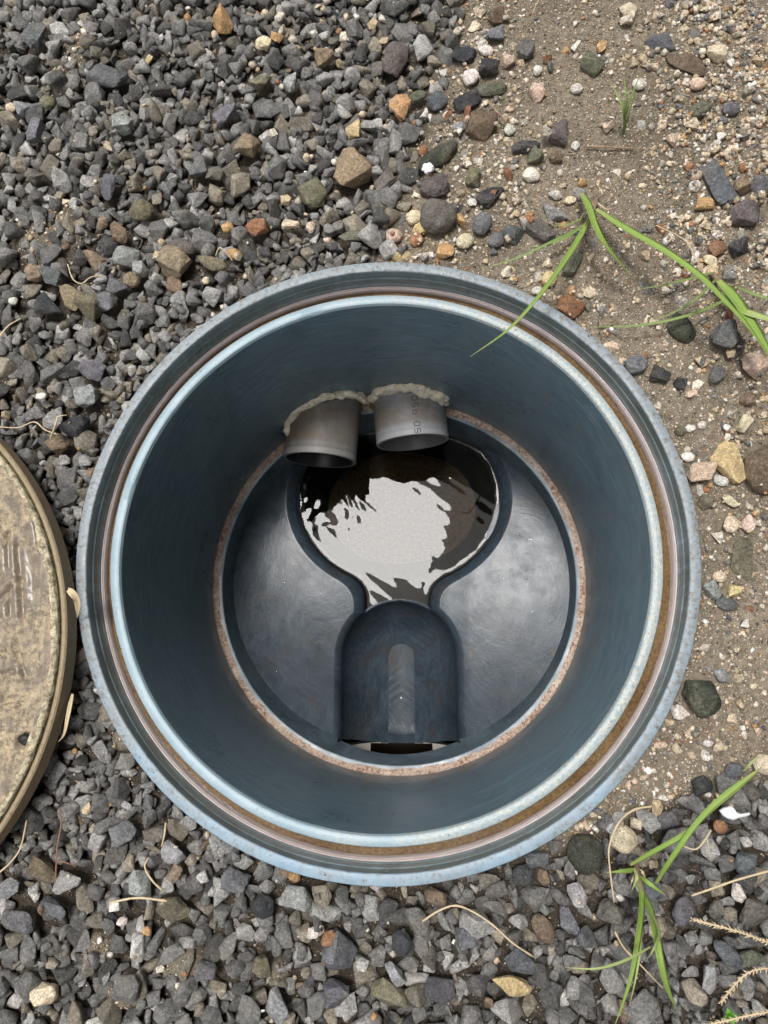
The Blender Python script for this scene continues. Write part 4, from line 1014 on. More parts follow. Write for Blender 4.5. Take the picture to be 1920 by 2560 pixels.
# outlet pipe beyond the opening, with a black joint line
th = np.linspace(0, 2 * math.pi, 97); V, UV, F = [], [], []
rows = [(-136.5, 49.4), (-260, 49.4), (-900, 49.4), (-900, .5)]
for y, r in rows:
    for t in th:
        zz = -231.5 - r * math.cos(t); yy = y if (zz < -214 or y < -200) else -153.0
        V.append((r * math.sin(t), yy, zz)); UV.append((t, yy / 100))
for k in range(3):
    for i in range(96): F.append((k * 97 + i, k * 97 + i + 1, k * 97 + 98 + i, k * 97 + 97 + i))
outp = link('outlet_pipe', mesh('outlet_pipe', V, F, True, UV), M['outlet'], ch)
V, F = [], []
for y, r in ((-134.9, 48.6), (-134.9, 50.2), (-136.6, 50.2), (-136.6, 48.6)):
    for t in th: V.append((r * math.sin(t), y, -231.5 - r * math.cos(t)))
for a, b in ((0, 1), (1, 2), (2, 3), (3, 0)):
    for i in range(96):
        if abs(th[i] - math.pi) > 1.25: F.append((a * 97 + i, a * 97 + i + 1, b * 97 + i + 1, b * 97 + i))
link('joint_gap', mesh('joint_gap', V, F), M['joint'], outp)

# inlet pipes with sealant, print and droplets
def inlet(mouth, wall, R, name, lab, edging):
    """grey pipe from the riser wall to its mouth; u = along, around"""
    m, w = np.array(mouth, float), np.array(wall, float)
    ax = m - w; Ln = np.linalg.norm(ax); ax /= Ln
    side = np.cross(ax, [0, 0, 1]); side /= np.linalg.norm(side); up = np.cross(side, ax)
    n = 96; prof = []
    for l, r in ((-12, R), (Ln * .25, R), (Ln * .5, R), (Ln * .8, R), (Ln - .5, R), (Ln, R - .5), (Ln, R - 2.6), (Ln - .5, R - 3.0), (Ln * .5, R - 3.0), (-10, R - 3.0), (-700, R - 3.0), (-700, .3)): prof.append((l, r))
    V, UV, F = [], [], []
    for l, r in prof:
        for i in range(n + 1):
            t = 2 * math.pi * i / n
            V.append(w + ax * l + side * r * math.sin(t) + up * r * math.cos(t)); UV.append((t, 1 - l / Ln))
    for a in range(len(prof) - 1):
        for i in range(n): F.append((a * (n + 1) + i, a * (n + 1) + i + 1, (a + 1) * (n + 1) + i + 1, (a + 1) * (n + 1) + i))
    me = mesh(name, V, F, True, UV, 40); me.materials.append(M['pipe'] if edging[3] == 2 else M['pipe_grey']); me.materials.append(M['slime'] if edging[3] == 2 else M['slime_pale'])
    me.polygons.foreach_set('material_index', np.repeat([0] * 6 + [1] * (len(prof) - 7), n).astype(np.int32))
    p = tag(link(name, me, None, ch), lab)
    # sealant bead along the joint of pipe and wall
    a0, a1, rad, seed = edging; pts = []
    for i in range(121):
        t = a0 + (a1 - a0) * i / 120
        d = side * math.sin(t) + up * math.cos(t); base = w + d * (R + 1.0)
        l = 0.
        for _ in range(40):                                      # slide along the pipe until it meets the riser wall
            c = base + ax * l; l += (149.0 - math.hypot(c[0], c[1])) * -.8
        c = base + ax * l; pts.append((c, d, i / 120))
    V, F, nb = [], [], 18
    for k, (c, d, f) in enumerate(pts):
        nw = -np.array([c[0], c[1], 0]) / np.hypot(c[0], c[1])   # into the chamber
        env = min(1, f * 14, (1 - f) * 14) ** .5
        for b in range(nb):
            al = 2 * math.pi * b / nb
            rr = env * rad(f) * (1 + .75 * n3(f * 8, math.cos(al) * 1.3, seed) + .45 * n3(f * 22, math.sin(al) * 2, seed + 3) + .10 * n3(f * 70, math.cos(al), seed + 5))
            V.append(c + d * (rr * math.cos(al) * 1.05 + .9) + nw * (rr * math.sin(al) * .62 + .2))
    for k in range(120):
        for b in range(nb): F.append((k * nb + b, k * nb + (b + 1) % nb, (k + 1) * nb + (b + 1) % nb, (k + 1) * nb + b))
    sb = link('sealant_bead', mesh('sealant_bead', V, F, True), M['sealant'], p); tag(sb, 'ragged cream sealant bead over the pipe')
    return p, (w, ax, side, up, Ln, pts)
SIGN = 1
lp, lf = inlet(tuple(unz(799, 1151, -176.)), (-58.6, 141, -174.0), 30., 'inlet_pipe', 'longer grey pipe stub stained brown with a dark mouth', (-1.75, 1.05, lambda f: 4.1 + 1.2 * math.sin(f * 5), 2))
rp, rf = inlet(tuple(unz(1032, 1107, -185.)), (10.5, 152, -182.5), 30., 'inlet_pipe', 'shorter grey pipe stub with printed figures along it', (-1.4, 1.62, lambda f: 5.6 + 1.3 * math.sin(f * 4 + .5), 7))
# foam lump at the right end of the right bead, sealant spikes
e = rf[5][-7][0]; lump('foam_lump', (e[0] + 6.5, e[1] - 2.0, e[2] + 2), 7.5, M['foam'], rp, 3, (1.15, .7, .8))
def cone(name, a, b, r, mat, parent):
    a, b = np.array(a, float), np.array(b, float); d = b - a; d /= np.linalg.norm(d)
    s1 = np.cross(d, [.3, .5, .81]); s1 /= np.linalg.norm(s1); s2 = np.cross(d, s1)
    V = [a + r * (s1 * math.cos(t) + s2 * math.sin(t)) for t in np.linspace(0, 2 * math.pi, 9)[:-1]] + [b]
    return link(name, mesh(name, V, [(i, (i + 1) % 8, 8) for i in range(8)]), mat, parent)
e = rf[5][12][0]; cone('sealant_drip', e + np.array([-2, -2, 0]), e + np.array([-3.5, -11, -6]), 3.0, M['sealant'], rp)
e = lf[5][-4][0]; lump('sealant_blob', (e[0] + 1, e[1] - 3, e[2] - 1), 4.6, M['sealant'], lp, 11, (.8, 1.2, 1))
# printed figures "50 950", reading from the mouth inwards, tops to the left
def printed(fr, text, parent, phi0=.30):
    w, ax, side, up, Ln, _ = fr
    seg = {'0': [[(.1, .0), (.6, .0), (.7, .15), (.7, .85), (.6, 1), (.1, 1), (0, .85), (0, .15), (.1, .0)]],
           '5': [[(.7, 1), (0, 1), (0, .55), (.6, .55), (.7, .45), (.7, .1), (.6, 0), (0, 0)]],
           '9': [[(.7, .45), (.1, .45), (0, .55), (0, .9), (.1, 1), (.7, 1), (.7, 0)]]}
    V, F = [], []; l = Ln - 1.2
    hgt, adv = 4.6, 5.6
    def P(u, v):                                                 # u along the reading direction, v up the figure
        ph = phi0 - (v - .5) * hgt / 30.; d = side * SGN * math.sin(ph) + up * math.cos(ph)
        return w + ax * u + d * 30.08
    for ch_ in text:
        for st in seg.get(ch_, []):
            for (a, b), (c, d) in zip(st[:-1], st[1:]):
                dx, dy = (c - a), (d - b); n = math.hypot(dx, dy); nx_, ny_ = -dy / n * .07, dx / n * .07
                k = len(V); m_ = 3
                for i in range(m_ + 1):
                    f = i / m_; x, y = a + dx * f, b + dy * f
                    V.append(P(l - (x + nx_) * 4.3, y + ny_)); V.append(P(l - (x - nx_) * 4.3, y - ny_))
                for i in range(m_): F.append((k + 2 * i, k + 2 * i + 1, k + 2 * i + 3, k + 2 * i + 2))
        l -= adv if ch_ != ' ' else 4.0
    link('printed_figures', mesh('printed_figures', V, F, False), M['ink'], parent)
SGN = 1 if rf[2][0] > 0 else -1
printed(rf, '50 950', rp, .16)
def drops(fr, n, parent, lo, hi, phr):
    w, ax, side, up, Ln, _ = fr; sg = 1 if side[0] > 0 else -1; Vs, Ts, off = [], [], 0
    bm = bmesh.new(); bmesh.ops.create_icosphere(bm, subdivisions=2, radius=1); bm.verts.ensure_lookup_table()
    BV = np.array([v.co[:] for v in bm.verts]); BT = np.array([[v.index for v in f.verts] for f in bm.faces]); bm.free()
    for i in range(n):
        ph = rng.uniform(*phr); l = Ln * rng.uniform(lo, hi); d = side * sg * math.sin(ph) + up * math.cos(ph)
        r = np.clip(.35 * math.exp(rng.normal(0, .6)), .15, 1.1); t = side * sg * math.cos(ph) - up * math.sin(ph)
        B = np.stack([ax * rng.uniform(1, 1.5), t, d * .45]) * r
        Vs.append(BV @ B + w + ax * l + d * 30.0); Ts.append(BT + off); off += len(BV)
    o = link('water_drops', fast_mesh('water_drops', np.concatenate(Vs), np.concatenate(Ts), None, True), M['drop'], parent); o['kind'] = 'stuff'
drops(lf, 60, lp, .08, .62, (-.25, .55))

bm = bmesh.new(); bmesh.ops.create_icosphere(bm, subdivisions=2, radius=1); bm.verts.ensure_lookup_table()
BV = np.array([v.co[:] for v in bm.verts]); BT = np.array([[v.index for v in f.verts] for f in bm.faces]); bm.free(); Vs, Ts = [], []
for i in range(70):
    x, y = (rng.normal(108, 12), rng.normal(28, 26)) if i < 48 else (rng.normal(-100, 14), rng.normal(5, 40))
    if math.hypot(x, y) > 133: continue
    z_ = float(floor_z(np.array([x]), np.array([y]))[0][0]); r_ = float(np.clip(.5 * math.exp(rng.normal(0, .55)), .2, 1.5))
    Vs.append(BV * [r_ * rng.uniform(1, 1.5), r_, r_ * .35] + [x, y, z_]); Ts.append(BT + len(BV) * len(Ts))
o = link('water_drops', fast_mesh('water_drops', np.concatenate(Vs), np.concatenate(Ts), None, True), M['drop'], ch); o['kind'] = 'stuff'
# silt in the pool
pv = np.arange(-95, 95.1, 1.5); qv = np.arange(5, 146, 1.5); AX, AY = np.meshgrid(pv, qv, indexing='ij')
wz, _, _ = floor_z(AX, AY)
kk = np.hypot((AX - 1) / 84., (AY - 80) / 54.)
siltz = -276 - 20 * np.clip(kk - .80, 0, 1) + 1.6 * fbm(AX, AY, .05, 12) + .5 * fbm(AX, AY, .35, 13)
m = kk < 1.2; vid = -np.ones(AX.shape, int); vid[m] = np.arange(m.sum())
q4 = np.stack([vid[:-1, :-1], vid[1:, :-1], vid[1:, 1:], vid[:-1, 1:]], -1).reshape(-1, 4); q4 = q4[(q4 >= 0).all(1)]
o = link('silt', fast_mesh('silt', np.stack([AX, AY, siltz], -1)[m], np.concatenate([q4[:, [0, 1, 2]], q4[:, [0, 2, 3]]]), None, True), M['pool_silt'])
tag(o, 'dark brown silt on the bottom of the pool in the chamber', 'silt', None, 'stuff')

# ------------------------------------------------------------------ water
WZ = -236.0
pv = np.arange(-100, 100.1, .7); qv = np.arange(-22, 146, .7); AX, AY = np.meshgrid(pv, qv, indexing='ij')
fz, dp, dt = floor_z(AX, AY)
wallr = 140 - np.hypot(AX, AY - 1.5); dist = np.minimum(np.minimum(-dp, wallr), 999)
lip = sstep(-10, -17, AY)                                       # the sheet thins and bends over the lip of the trough
z = WZ + 1.5 * np.exp(-np.clip(dist + .6, 0, None) / 1.7)
wob_ = 5 * np.sin(.11 * AY + .05 * AX) + 3 * np.sin(.17 * AX + 1)
z = z + .13 * (1 - sstep(-34, 2, AX)) * np.sin(.42 * (AX + wob_)) * np.sin(.23 * AY + .1 * AX + 1.3) * np.exp(-((AY - 70) / 26) ** 2) + .075 * np.sin(.10 * AX + .07 * AY + 2) * np.sin(.09 * AY - .04 * AX) + .03 * np.sin(.33 * AX + .2 * AY) * np.sin(.25 * AY)
z = np.where((AY < -6) & (dist > 1.2), np.maximum(z, fz + .5), z)
m = (dist > -2.2) & (wallr > -2) & ((dt > .8) | (AY > -5)); vid = -np.ones(AX.shape, int); vid[m] = np.arange(m.sum())
q4 = np.stack([vid[:-1, :-1], vid[1:, :-1], vid[1:, 1:], vid[:-1, 1:]], -1).reshape(-1, 4); q4 = q4[(q4 >= 0).all(1)]
o = link('water', fast_mesh('pool_water', np.stack([AX, AY, z], -1)[m], np.concatenate([q4[:, [0, 1, 2]], q4[:, [0, 2, 3]]]), None, True), M['water'])
tag(o, 'still water in the pool on the chamber floor', None, None, 'structure')
pv = np.arange(-22, 22.1, .8); qv = np.arange(-134.6, -44, 1.0); AX, AY = np.meshgrid(pv, qv, indexing='ij')
hw = 13 + 2.0 * np.sin(AY * .13) + 2.0 * np.sin(AY * .05 + 1); hw = np.where(AY > -94, hw * np.sqrt(np.clip((-60 - AY) / 34, 0, 1) * (2 - np.clip((-60 - AY) / 34, 0, 1))), hw)
rt = np.where(AY < -135.5, 49.4, 48.6)
bot = np.where(AY < -135.5, -231.5 - np.sqrt(rt ** 2 - AX ** 2), floor_z(AX, AY)[0])
wl = -278.2 + 1.6 + .16 * (1 + fbm(AX, AY, .12, 55)) * np.sin(.8 * (AY + .7 * np.abs(AX))) * np.exp(-((AY + 88) / 14) ** 2) + .12 * np.sin(.9 * (AY + AX)) * np.exp(-((AY + 112) / 6) ** 2)
wl = wl - np.where(AY < -135.5, 1.0, 0)
m = np.abs(AX) < 21; vid = -np.ones(AX.shape, int); vid[m] = np.arange(m.sum())
q4 = np.stack([vid[:-1, :-1], vid[1:, :-1], vid[1:, 1:], vid[:-1, 1:]], -1).reshape(-1, 4); q4 = q4[(q4 >= 0).all(1)]
M['film'] = water_mat('film_water', (.97, .97, .97), 1.24, 40, .10)
o = link('water', fast_mesh('trough_water', np.stack([AX, AY, np.where(AY < -135.5, wl, wl - 1.4)], -1)[m], np.concatenate([q4[:, [0, 1, 2]], q4[:, [0, 2, 3]]]), None, True), M['film'])
tag(o, 'thin water running down the outlet trough', None, None, 'structure')
AX, AY = np.meshgrid(np.arange(-34, 34.1, 1.0), np.arange(-320, -136.8, 1.5), indexing='ij'); vid = np.arange(AX.size).reshape(AX.shape)
q4 = np.stack([vid[:-1, :-1], vid[1:, :-1], vid[1:, 1:], vid[:-1, 1:]], -1).reshape(-1, 4)
AZ = -272.6 + .1 * fbm(AX, AY, .15, 77)
o = link('water', fast_mesh('outlet_water', np.stack([AX, AY, AZ], -1).reshape(-1, 3), np.concatenate([q4[:, [0, 1, 2]], q4[:, [0, 2, 3]]]), None, True), M['murky'])
tag(o, 'dark water standing in the outlet pipe', None, None, 'structure')
o = lathe('water', [(163.6, -17.55), (162.2, -17.65), (158.6, -17.7), (154.9, -17.7), (152.6, -17.7)], M['water_thin'], None, 260)
tag(o, 'rain water standing in the groove of the rim', None, None, 'structure')

# ------------------------------------------------------------------ the lid
lid = tag(empty('chamber_lid', (LIDC[0], LIDC[1], LIDB)), 'round weathered chamber lid with tan lichen lying on the gravel at the left', 'lid')
def ledge_n(t, j, r, z): return (1.0 * n3(math.cos(t) * 12, math.sin(t) * 12, 3) * (r < 158.5) + .35 * n3(math.cos(t) * 30, math.sin(t) * 30, j), .25 * n3(math.cos(t) * 34, math.sin(t) * 34, j + 4))
lathe('edge_band', [(150, 0), (162.4, 0), (163.2, .8), (163.0, 10.8), (162.2, 11.6), (160.5, 11.7)], M['lid_edge'], lid, 240, None, None, 30)
lathe('edge_groove', [(160.9, 11.6), (160.0, 10.9), (159.2, 11.2), (158.6, 12.6)], M['olive'], lid, 240, None, ledge_n)
lathe('lichen_edge', [(159.5, 11.8), (159.2, 13.6), (158.4, 14.35), (157.0, 14.75), (154.6, 14.3)], M['lichen'], lid, 420, None, ledge_n)
# top plate with low cast relief
rs = np.r_[np.linspace(0, 60, 10), np.linspace(64, 157, 86)]; th = np.linspace(-1.1, 1.1, 321)
A, B = np.meshgrid(rs, th, indexing='ij'); lx, ly = A * np.cos(B), A * np.sin(B)
def seg_d(x, y, a, b):
    ax_, ay_ = a; bx_, by_ = b; dx, dy = bx_ - ax_, by_ - ay_; t = np.clip(((x - ax_) * dx + (y - ay_) * dy) / (dx * dx + dy * dy), 0, 1)
    return np.hypot(x - ax_ - t * dx, y - ay_ - t * dy)
relief = np.zeros_like(lx)
def lpx(px, py): P = unz(px, py, 16); return P[0] - LIDC[0], P[1] - LIDC[1]
STROKES = [((42, 1365), (52, 1452)), ((52, 1452), (58, 1560)), ((26, 1160), (92, 1302)), ((92, 1302), (104, 1378)), ((2, 1300), (18, 1336)), ((18, 1336), (22, 1420)),
           ((0, 1500), (26, 1470)), ((26, 1470), (24, 1540)), ((0, 1545), (30, 1590)), ((0, 1620), (18, 1640)), ((0, 1745), (44, 1768)), ((0, 1690), (30, 1680)), ((36, 1610), (66, 1700))]
for a, b in STROKES:
    d = seg_d(lx, ly, lpx(*a), lpx(*b)); relief -= 1.5 * np.exp(-(d / 1.3) ** 2) - .5 * np.exp(-((d - 3.2) / 1.6) ** 2)
lz = 14.6 + np.clip(relief, -2.0, 1.5) - .9 * np.exp(-((A - 147) / 4.0) ** 2) + .35 * fbm(lx, ly, .06, 31) + .18 * fbm(lx, ly, .4, 32)
hx, hy = lpx(62, 1850); hd = np.hypot((lx - hx) / 5.0, (ly - hy) / 3.6); lz -= 5.0 * (1 - sstep(.8, 1.1, hd))
na, nb = A.shape; vid = np.arange(na * nb).reshape(na, nb)
q4 = np.stack([vid[:-1, :-1], vid[1:, :-1], vid[1:, 1:], vid[:-1, 1:]], -1).reshape(-1, 4)
link('top_plate', fast_mesh('top_plate', np.stack([lx, ly, lz], -1).reshape(-1, 3), np.concatenate([q4[:, [0, 1, 2]], q4[:, [0, 2, 3]]]), None, True), M['lid_top'], lid)
th = np.linspace(1.1, 2 * math.pi - 1.1, 120)                    # the half of the plate outside the picture
V = [(0, 0, 14.6)] + [(155 * math.cos(t), 155 * math.sin(t), 14.6) for t in th]
link('plate_back', mesh('plate_back', V, [(0, i, i + 1) for i in range(1, 120)], False), M['lid_top'], lid)
lump('key_insert', (hx - 1.2, hy, 12.0), 3.4, M['joint'], lid, 4, (1, .8, .5))

# ------------------------------------------------------------------ grass, straw and litter
def spline(pts, n):
    P = np.array(pts, float); t = np.r_[0, np.cumsum(np.linalg.norm(np.diff(P, axis=0), axis=1))]; u = np.linspace(0, t[-1], n)
    if len(P) == 2: return np.stack([np.interp(u, t, P[:, k]) for k in range(3)], 1)
    Mv = np.zeros_like(P); Mv[1:-1] = (P[2:] - P[:-2]) / (t[2:] - t[:-2])[:, None]; Mv[0] = (P[1] - P[0]) / (t[1] - t[0]); Mv[-1] = (P[-1] - P[-2]) / (t[-1] - t[-2])
    out = []
    for x in u:
        i = min(max(np.searchsorted(t, x) - 1, 0), len(P) - 2); h = t[i + 1] - t[i]; s = (x - t[i]) / h
        out.append((2 * s ** 3 - 3 * s ** 2 + 1) * P[i] + (s ** 3 - 2 * s ** 2 + s) * h * Mv[i] + (-2 * s ** 3 + 3 * s ** 2) * P[i + 1] + (s ** 3 - s ** 2) * h * Mv[i + 1])
    return np.array(out)
def pts3(p): return [unz(*(c if len(c) == 3 else (*c, 2.0))) for c in p]
def blade_mesh(name, pts, wid, fold=.22, n=26, taper=.35, twist=0.0, keel=True):
    C = spline(pts, n); V, UV, F = [], [], []
    for i, c in enumerate(C):
        d = C[min(i + 1, n - 1)] - C[max(i - 1, 0)]; d /= np.linalg.norm(d); u = i / (n - 1)
        sd_ = np.cross(d, [0, 0, 1]); sd_ /= max(np.linalg.norm(sd_), 1e-6); up_ = np.cross(sd_, d)
        a = twist * u; s2 = sd_ * math.cos(a) + up_ * math.sin(a); u2 = np.cross(s2, d)
        w = wid * .52 * min(1, .55 + u * 3) * (1 - max(0, (u - taper) / (1 - taper)) ** 1.4) + .08
        f = w * fold; th_ = min(.12, w * .2)
        for x, zz in ((-1, f), (-.5, f * .3), (0, -f * .4), (.5, f * .3), (1, f)): V.append(c + s2 * w * x + u2 * zz); UV.append(((x + 1) / 2, u))
        for x, zz in ((.5, f * .3 - th_), (0, -f * .4 - 2 * th_), (-.5, f * .3 - th_)): V.append(c + s2 * w * x + u2 * zz); UV.append(((x + 1) / 2, u))
    for i in range(n - 1):
        for b in range(8): F.append((i * 8 + b, i * 8 + (b + 1) % 8, (i + 1) * 8 + (b + 1) % 8, (i + 1) * 8 + b))
    return mesh(name, V, F, True, UV)
def stalk_mesh(name, pts, r0, r1, n=26, sides=7, lumpy=0.0, seed=0):
    C = spline(pts, n); V, UV, F = [], [], []
    for i, c in enumerate(C):
        d = C[min(i + 1, n - 1)] - C[max(i - 1, 0)]; d /= np.linalg.norm(d); u = i / (n - 1)
        s1 = np.cross(d, [0, .1, 1]); s1 /= np.linalg.norm(s1); s2 = np.cross(d, s1)
        r = (r0 + (r1 - r0) * u) * (1 + lumpy * n3(u * 14, seed, 0))
        for b in range(sides):
            t = 2 * math.pi * b / sides; V.append(c + r * (s1 * math.cos(t) + s2 * math.sin(t))); UV.append((b / sides, u))
    for i in range(n - 1):
        for b in range(sides): F.append((i * sides + b, i * sides + (b + 1) % sides, (i + 1) * sides + (b + 1) % sides, (i + 1) * sides + b))
    F.append(tuple(range(sides))[::-1]); F.append(tuple((n - 1) * sides + b for b in range(sides)))
    return mesh(name, V, F, True, UV)
K = 1920 / 1659
def D(*p): return pts3([(x * K, y * K, z) for x, y, z in p])
def plant(lab, root, blades, stems=(), group='grass plants growing in the sandy soil'):
    b = unz(*root, -4); e = tag(empty('grass_plant', b), lab, 'grass', group)
    def rel(m):
        o_ = np.array(b) * MM
        for v in m.vertices: v.co = Vector(v.co) - Vector(o_)
        return m
    for pts, w, mt, tp, tw in blades: link('blade', rel(blade_mesh('blade', pts, w, .25, 26, tp, tw)), M[mt], e)
    for pts, r0, r1 in stems: link('stem', rel(stalk_mesh('stem', pts, r0, r1)), M['stem'], e)
    return e
plant('bright green grass clump whose longest blade reaches over the chamber rim', (1278 * K, 445 * K), [
    (D((1288, 452, 4), (1345, 490, 14), (1440, 545, 26), (1515, 600, 32), (1570, 655, 36), (1615, 705, 38), (1675, 790, 30)), 4.0, 'blade', .55, .4),
    (D((1276, 468, 4), (1235, 540, 22), (1170, 632, 34), (1100, 710, 32), (1016, 770, 20)), 3.0, 'blade', .25, .3),
    (D((1262, 488, 0), (1205, 516, 8), (1120, 556, 8), (1036, 582, 3)), 1.4, 'blade_thin', .4, 0),
    (D((1268, 478, 2), (1225, 512, 8), (1170, 532, 8), (1130, 530, 5)), 1.2, 'blade_thin', .4, 0),
    (D((1256, 418, 3), (1272, 448, 14), (1286, 490, 20), (1308, 530, 20), (1345, 575, 14), (1373, 614, 6)), 4.6, 'blade', .5, .8),
    (D((1262, 470, 1), (1230, 484, 4), (1194, 488, 2)), .9, 'blade_thin', .4, 0),
    (D((1288, 436, -2), (1310, 452, 3), (1330, 448, 1)), 1.3, 'straw', .4, .8), (D((1282, 440, -2), (1262, 458, 4), (1250, 482, 1)), 1.1, 'straw', .4, .5), (D((1290, 430, -2), (1300, 416, 4), (1292, 402, 2)), 1.0, 'straw', .4, .5)],
    [(D((1290, 428, -4), (1284, 450, 2), (1276, 475, 3)), 1.1, .8)])
plant('wide bladed grass plant leaning out of the right edge below the long blade', (1538 * K, 590 * K), [
    (D((1552, 606, 3), (1590, 650, 12), (1625, 705, 20), (1680, 790, 26)), 6.0, 'blade', .6, .3),
    (D((1560, 620, 4), (1600, 668, 14), (1640, 684, 20), (1700, 700, 24)), 4.6, 'blade_pale', .6, .2),
    (D((1545, 588, 1), (1450, 612, 6), (1370, 627, 3)), 1.2, 'blade_thin', .4, 0),
    (D((1550, 600, 2), (1500, 648, 6), (1440, 682, 5), (1400, 692, 2)), 1.2, 'blade_thin', .4, 0),
    (D((1588, 638, 4), (1500, 677, 9), (1390, 702, 7), (1262, 707, 3)), 1.5, 'blade_thin', .45, 0),
    (D((1590, 618, 3), (1625, 634, 10), (1690, 656, 12)), 1.6, 'blade_thin', .6, 0)],
    [(D((1533, 585, -4), (1560, 615, 3), (1592, 655, 8)), 1.5, 1.1)])
plant('thin pale grass tuft standing on bare soil at the top right', (1346 * K, 292 * K), [
    (D((1346, 292, -4), (1345, 235, 14), (1312, 165, 24)), 1.53, 'blade_pale', .3, 0),
    (D((1347, 292, -4), (1356, 230, 18), (1388, 148, 30)), 1.70, 'blade_thin', .3, 0),
    (D((1346, 292, -4), (1352, 220, 18), (1348, 160, 28)), 1.53, 'blade_pale', .3, 0),
    (D((1347, 290, -4), (1353, 225, 14), (1356, 180, 22)), 1.36, 'blade_thin', .3, 0),
    (D((1345, 290, -4), (1350, 240, 10), (1328, 190, 18)), 1.19, 'blade_pale', .3, 0),
    (D((1347, 290, -4), (1358, 250, 10), (1375, 190, 20)), 1.19, 'blade_thin', .3, 0)])
def Q(*p): return pts3([(1400 + x / 3.19, 1900 + y / 3.19, z) for x, y, z in p])
plant('green grass plant with long drooping blades at the bottom right', (1591, 2173), [
    (Q((610, 880, 2), (650, 1080, 14), (622, 1400, 32), (560, 1750, 40), (430, 2140, 38)), 3.0, 'blade', .4, .3),
    (Q((648, 1040, 8), (715, 1190, 22), (765, 1400, 36), (800, 1600, 40), (860, 1830, 36), (940, 2010, 26)), 3.4, 'blade', .5, .5),
    (Q((650, 1130, 10), (640, 1500, 26), (605, 1730, 30), (555, 1960, 24)), 1.0, 'blade_pale', .4, 0),
    (Q((600, 875, 2), (490, 885, 8), (360, 898, 6)), 2.4, 'blade', .3, .5),
    (Q((640, 930, 4), (720, 990, 10), (845, 1080, 8)), 2.0, 'blade', .3, .3),
    (Q((590, 860, 3), (612, 940, 8), (570, 1045, 4)), 1.6, 'blade_pale', .3, 0),
    (Q((745, 1240, 26), (788, 1390, 38), (745, 1510, 44), (680, 1610, 40)), 1.5, 'blade_pale', .4, .4),
    (Q((620, 870, 0), (660, 900, 6), (690, 960, 3)), 1.4, 'straw', .4, .8), (Q((610, 880, 0), (575, 960, 5), (560, 1010, 2)), 1.2, 'straw', .4, .5),
    (Q((720, 1490, 42), (590, 1565, 48), (430, 1630, 52), (270, 1665, 54), (40, 1655, 52)), 1.1, 'blade_pale', .4, 0)],
    [(Q((612, 845, -4), (622, 930, 4), (655, 1070, 12)), 1.5, 1.1)], 'grass plants growing in the gravel')
plant('pair of long grass blades slanting from the lower right towards the rim', (1573, 2163), [
    (Q((560, 838, 0), (720, 742, 10), (880, 655, 18), (1020, 572, 22), (1160, 430, 26), (1360, 262, 28), (1620, 45, 26)), 2.2, 'blade', .8, .2),
    (Q((765, 985, 0), (845, 850, 12), (950, 695, 20), (1090, 500, 25), (1260, 325, 29), (1600, 62, 28)), 2.4, 'blade', .8, .1),
    (Q((1460, 92, 14), (1510, 40, 18), (1580, -40, 18)), 1.0, 'blade_pale', .6, 0)], (), 'grass plants growing in the gravel')
def straw(lab, pts, r0=.55, r1=.35, mat='straw', name='dry_straw', cat='straw', group='dry straws lying on the gravel'):
    return tag(link(name, stalk_mesh(name, pts, r0 * .72, r1 * .62, 24, 6, .5, len(pts)), M[mat]), lab, cat, group)
def Z8(*p): return pts3([(650 + x / 2.074, 2150 + y / 2.074, z) for x, y, z in p])
def BL(*p): return pts3([(x / 2.37, 2060 + y / 2.37, z) for x, y, z in p])
def LF(*p): return pts3([(x / 2.765, 600 + y / 2.765, z) for x, y, z in p])
def R2(*p): return pts3([(1500 + x / 3.95, 1500 + y / 3.95, z) for x, y, z in p])
straw('bent pale straw arching around the translucent pale brown stone', Q((745, 368, 2), (590, 398, 5), (470, 500, 8), (392, 700, 9), (402, 900, 7), (432, 1135, 4)), .8, .6)
straw('long straight straw reaching in from the lower right edge', Q((1050, 1082, 3), (1200, 1030, 6), (1400, 960, 9), (1720, 870, 10)), .7, .9)
straw('straw slanting behind the lower right grass blades', Q((438, 1368, 3), (505, 1490, 6), (600, 1590, 7), (710, 1705, 6), (820, 1820, 3)), .8, .4)
straw('curled straw beside the translucent white stones at lower right', Q((965, 680, 1), (1080, 712, 4), (1150, 645, 5), (1205, 560, 4)), .5, .7)
straw('short straw standing by the curled straw at lower right', Q((1165, 610, 4), (1185, 690, 4), (1200, 790, 1)), .45, .4)
straw('bent straw in the gravel just below the rim', Z8((842, 318, 4), (930, 262, 7), (1012, 236, 8), (1100, 266, 8), (1205, 335, 8), (1310, 430, 7), (1418, 502, 4)), .7, .7)
straw('thick pale straw lying across the lower left gravel', BL((652, 466, 4), (812, 438, 6), (990, 456, 5)), .8, .9)
straw('crooked straw above the thick pale straw at lower left', BL((880, 198, 4), (858, 252, 6), (902, 335, 7), (962, 392, 5)), .6, .9)
straw('upright straw beside the lower left of the rim', BL((982, -6, 3), (975, 60, 6), (958, 132, 4)), .8, .5)
straw('long curved straw coming out from under the lid', BL((158, -20, 2), (118, 150, 7), (50, 240, 8), (-20, 300, 8)), .6, .8)
straw('thin red-brown stem hanging down through the lower left gravel', BL((355, -90, 3), (362, 0, 6), (340, 130, 6), (330, 325, 4)), .6, .6, 'root', 'root', 'root')
straw('short red-brown stem branching right at the lower left', BL((340, 220, 5), (395, 230, 7), (450, 252, 5)), .5, .4, 'root', 'root', 'root')
straw('forked pale straw in the left gravel', LF((468, 168, 4), (505, 270, 7), (562, 302, 7), (630, 256, 8), (718, 246, 6)), .6, .5)
straw('pale straw at the far left edge of the gravel', LF((-10, 680, 5), (60, 592, 7), (148, 540, 5)), .9, .5)
straw('orange straw standing beside the big black block', LF((398, 1222, 6), (378, 1292, 7), (345, 1372, 3)), .9, .5)
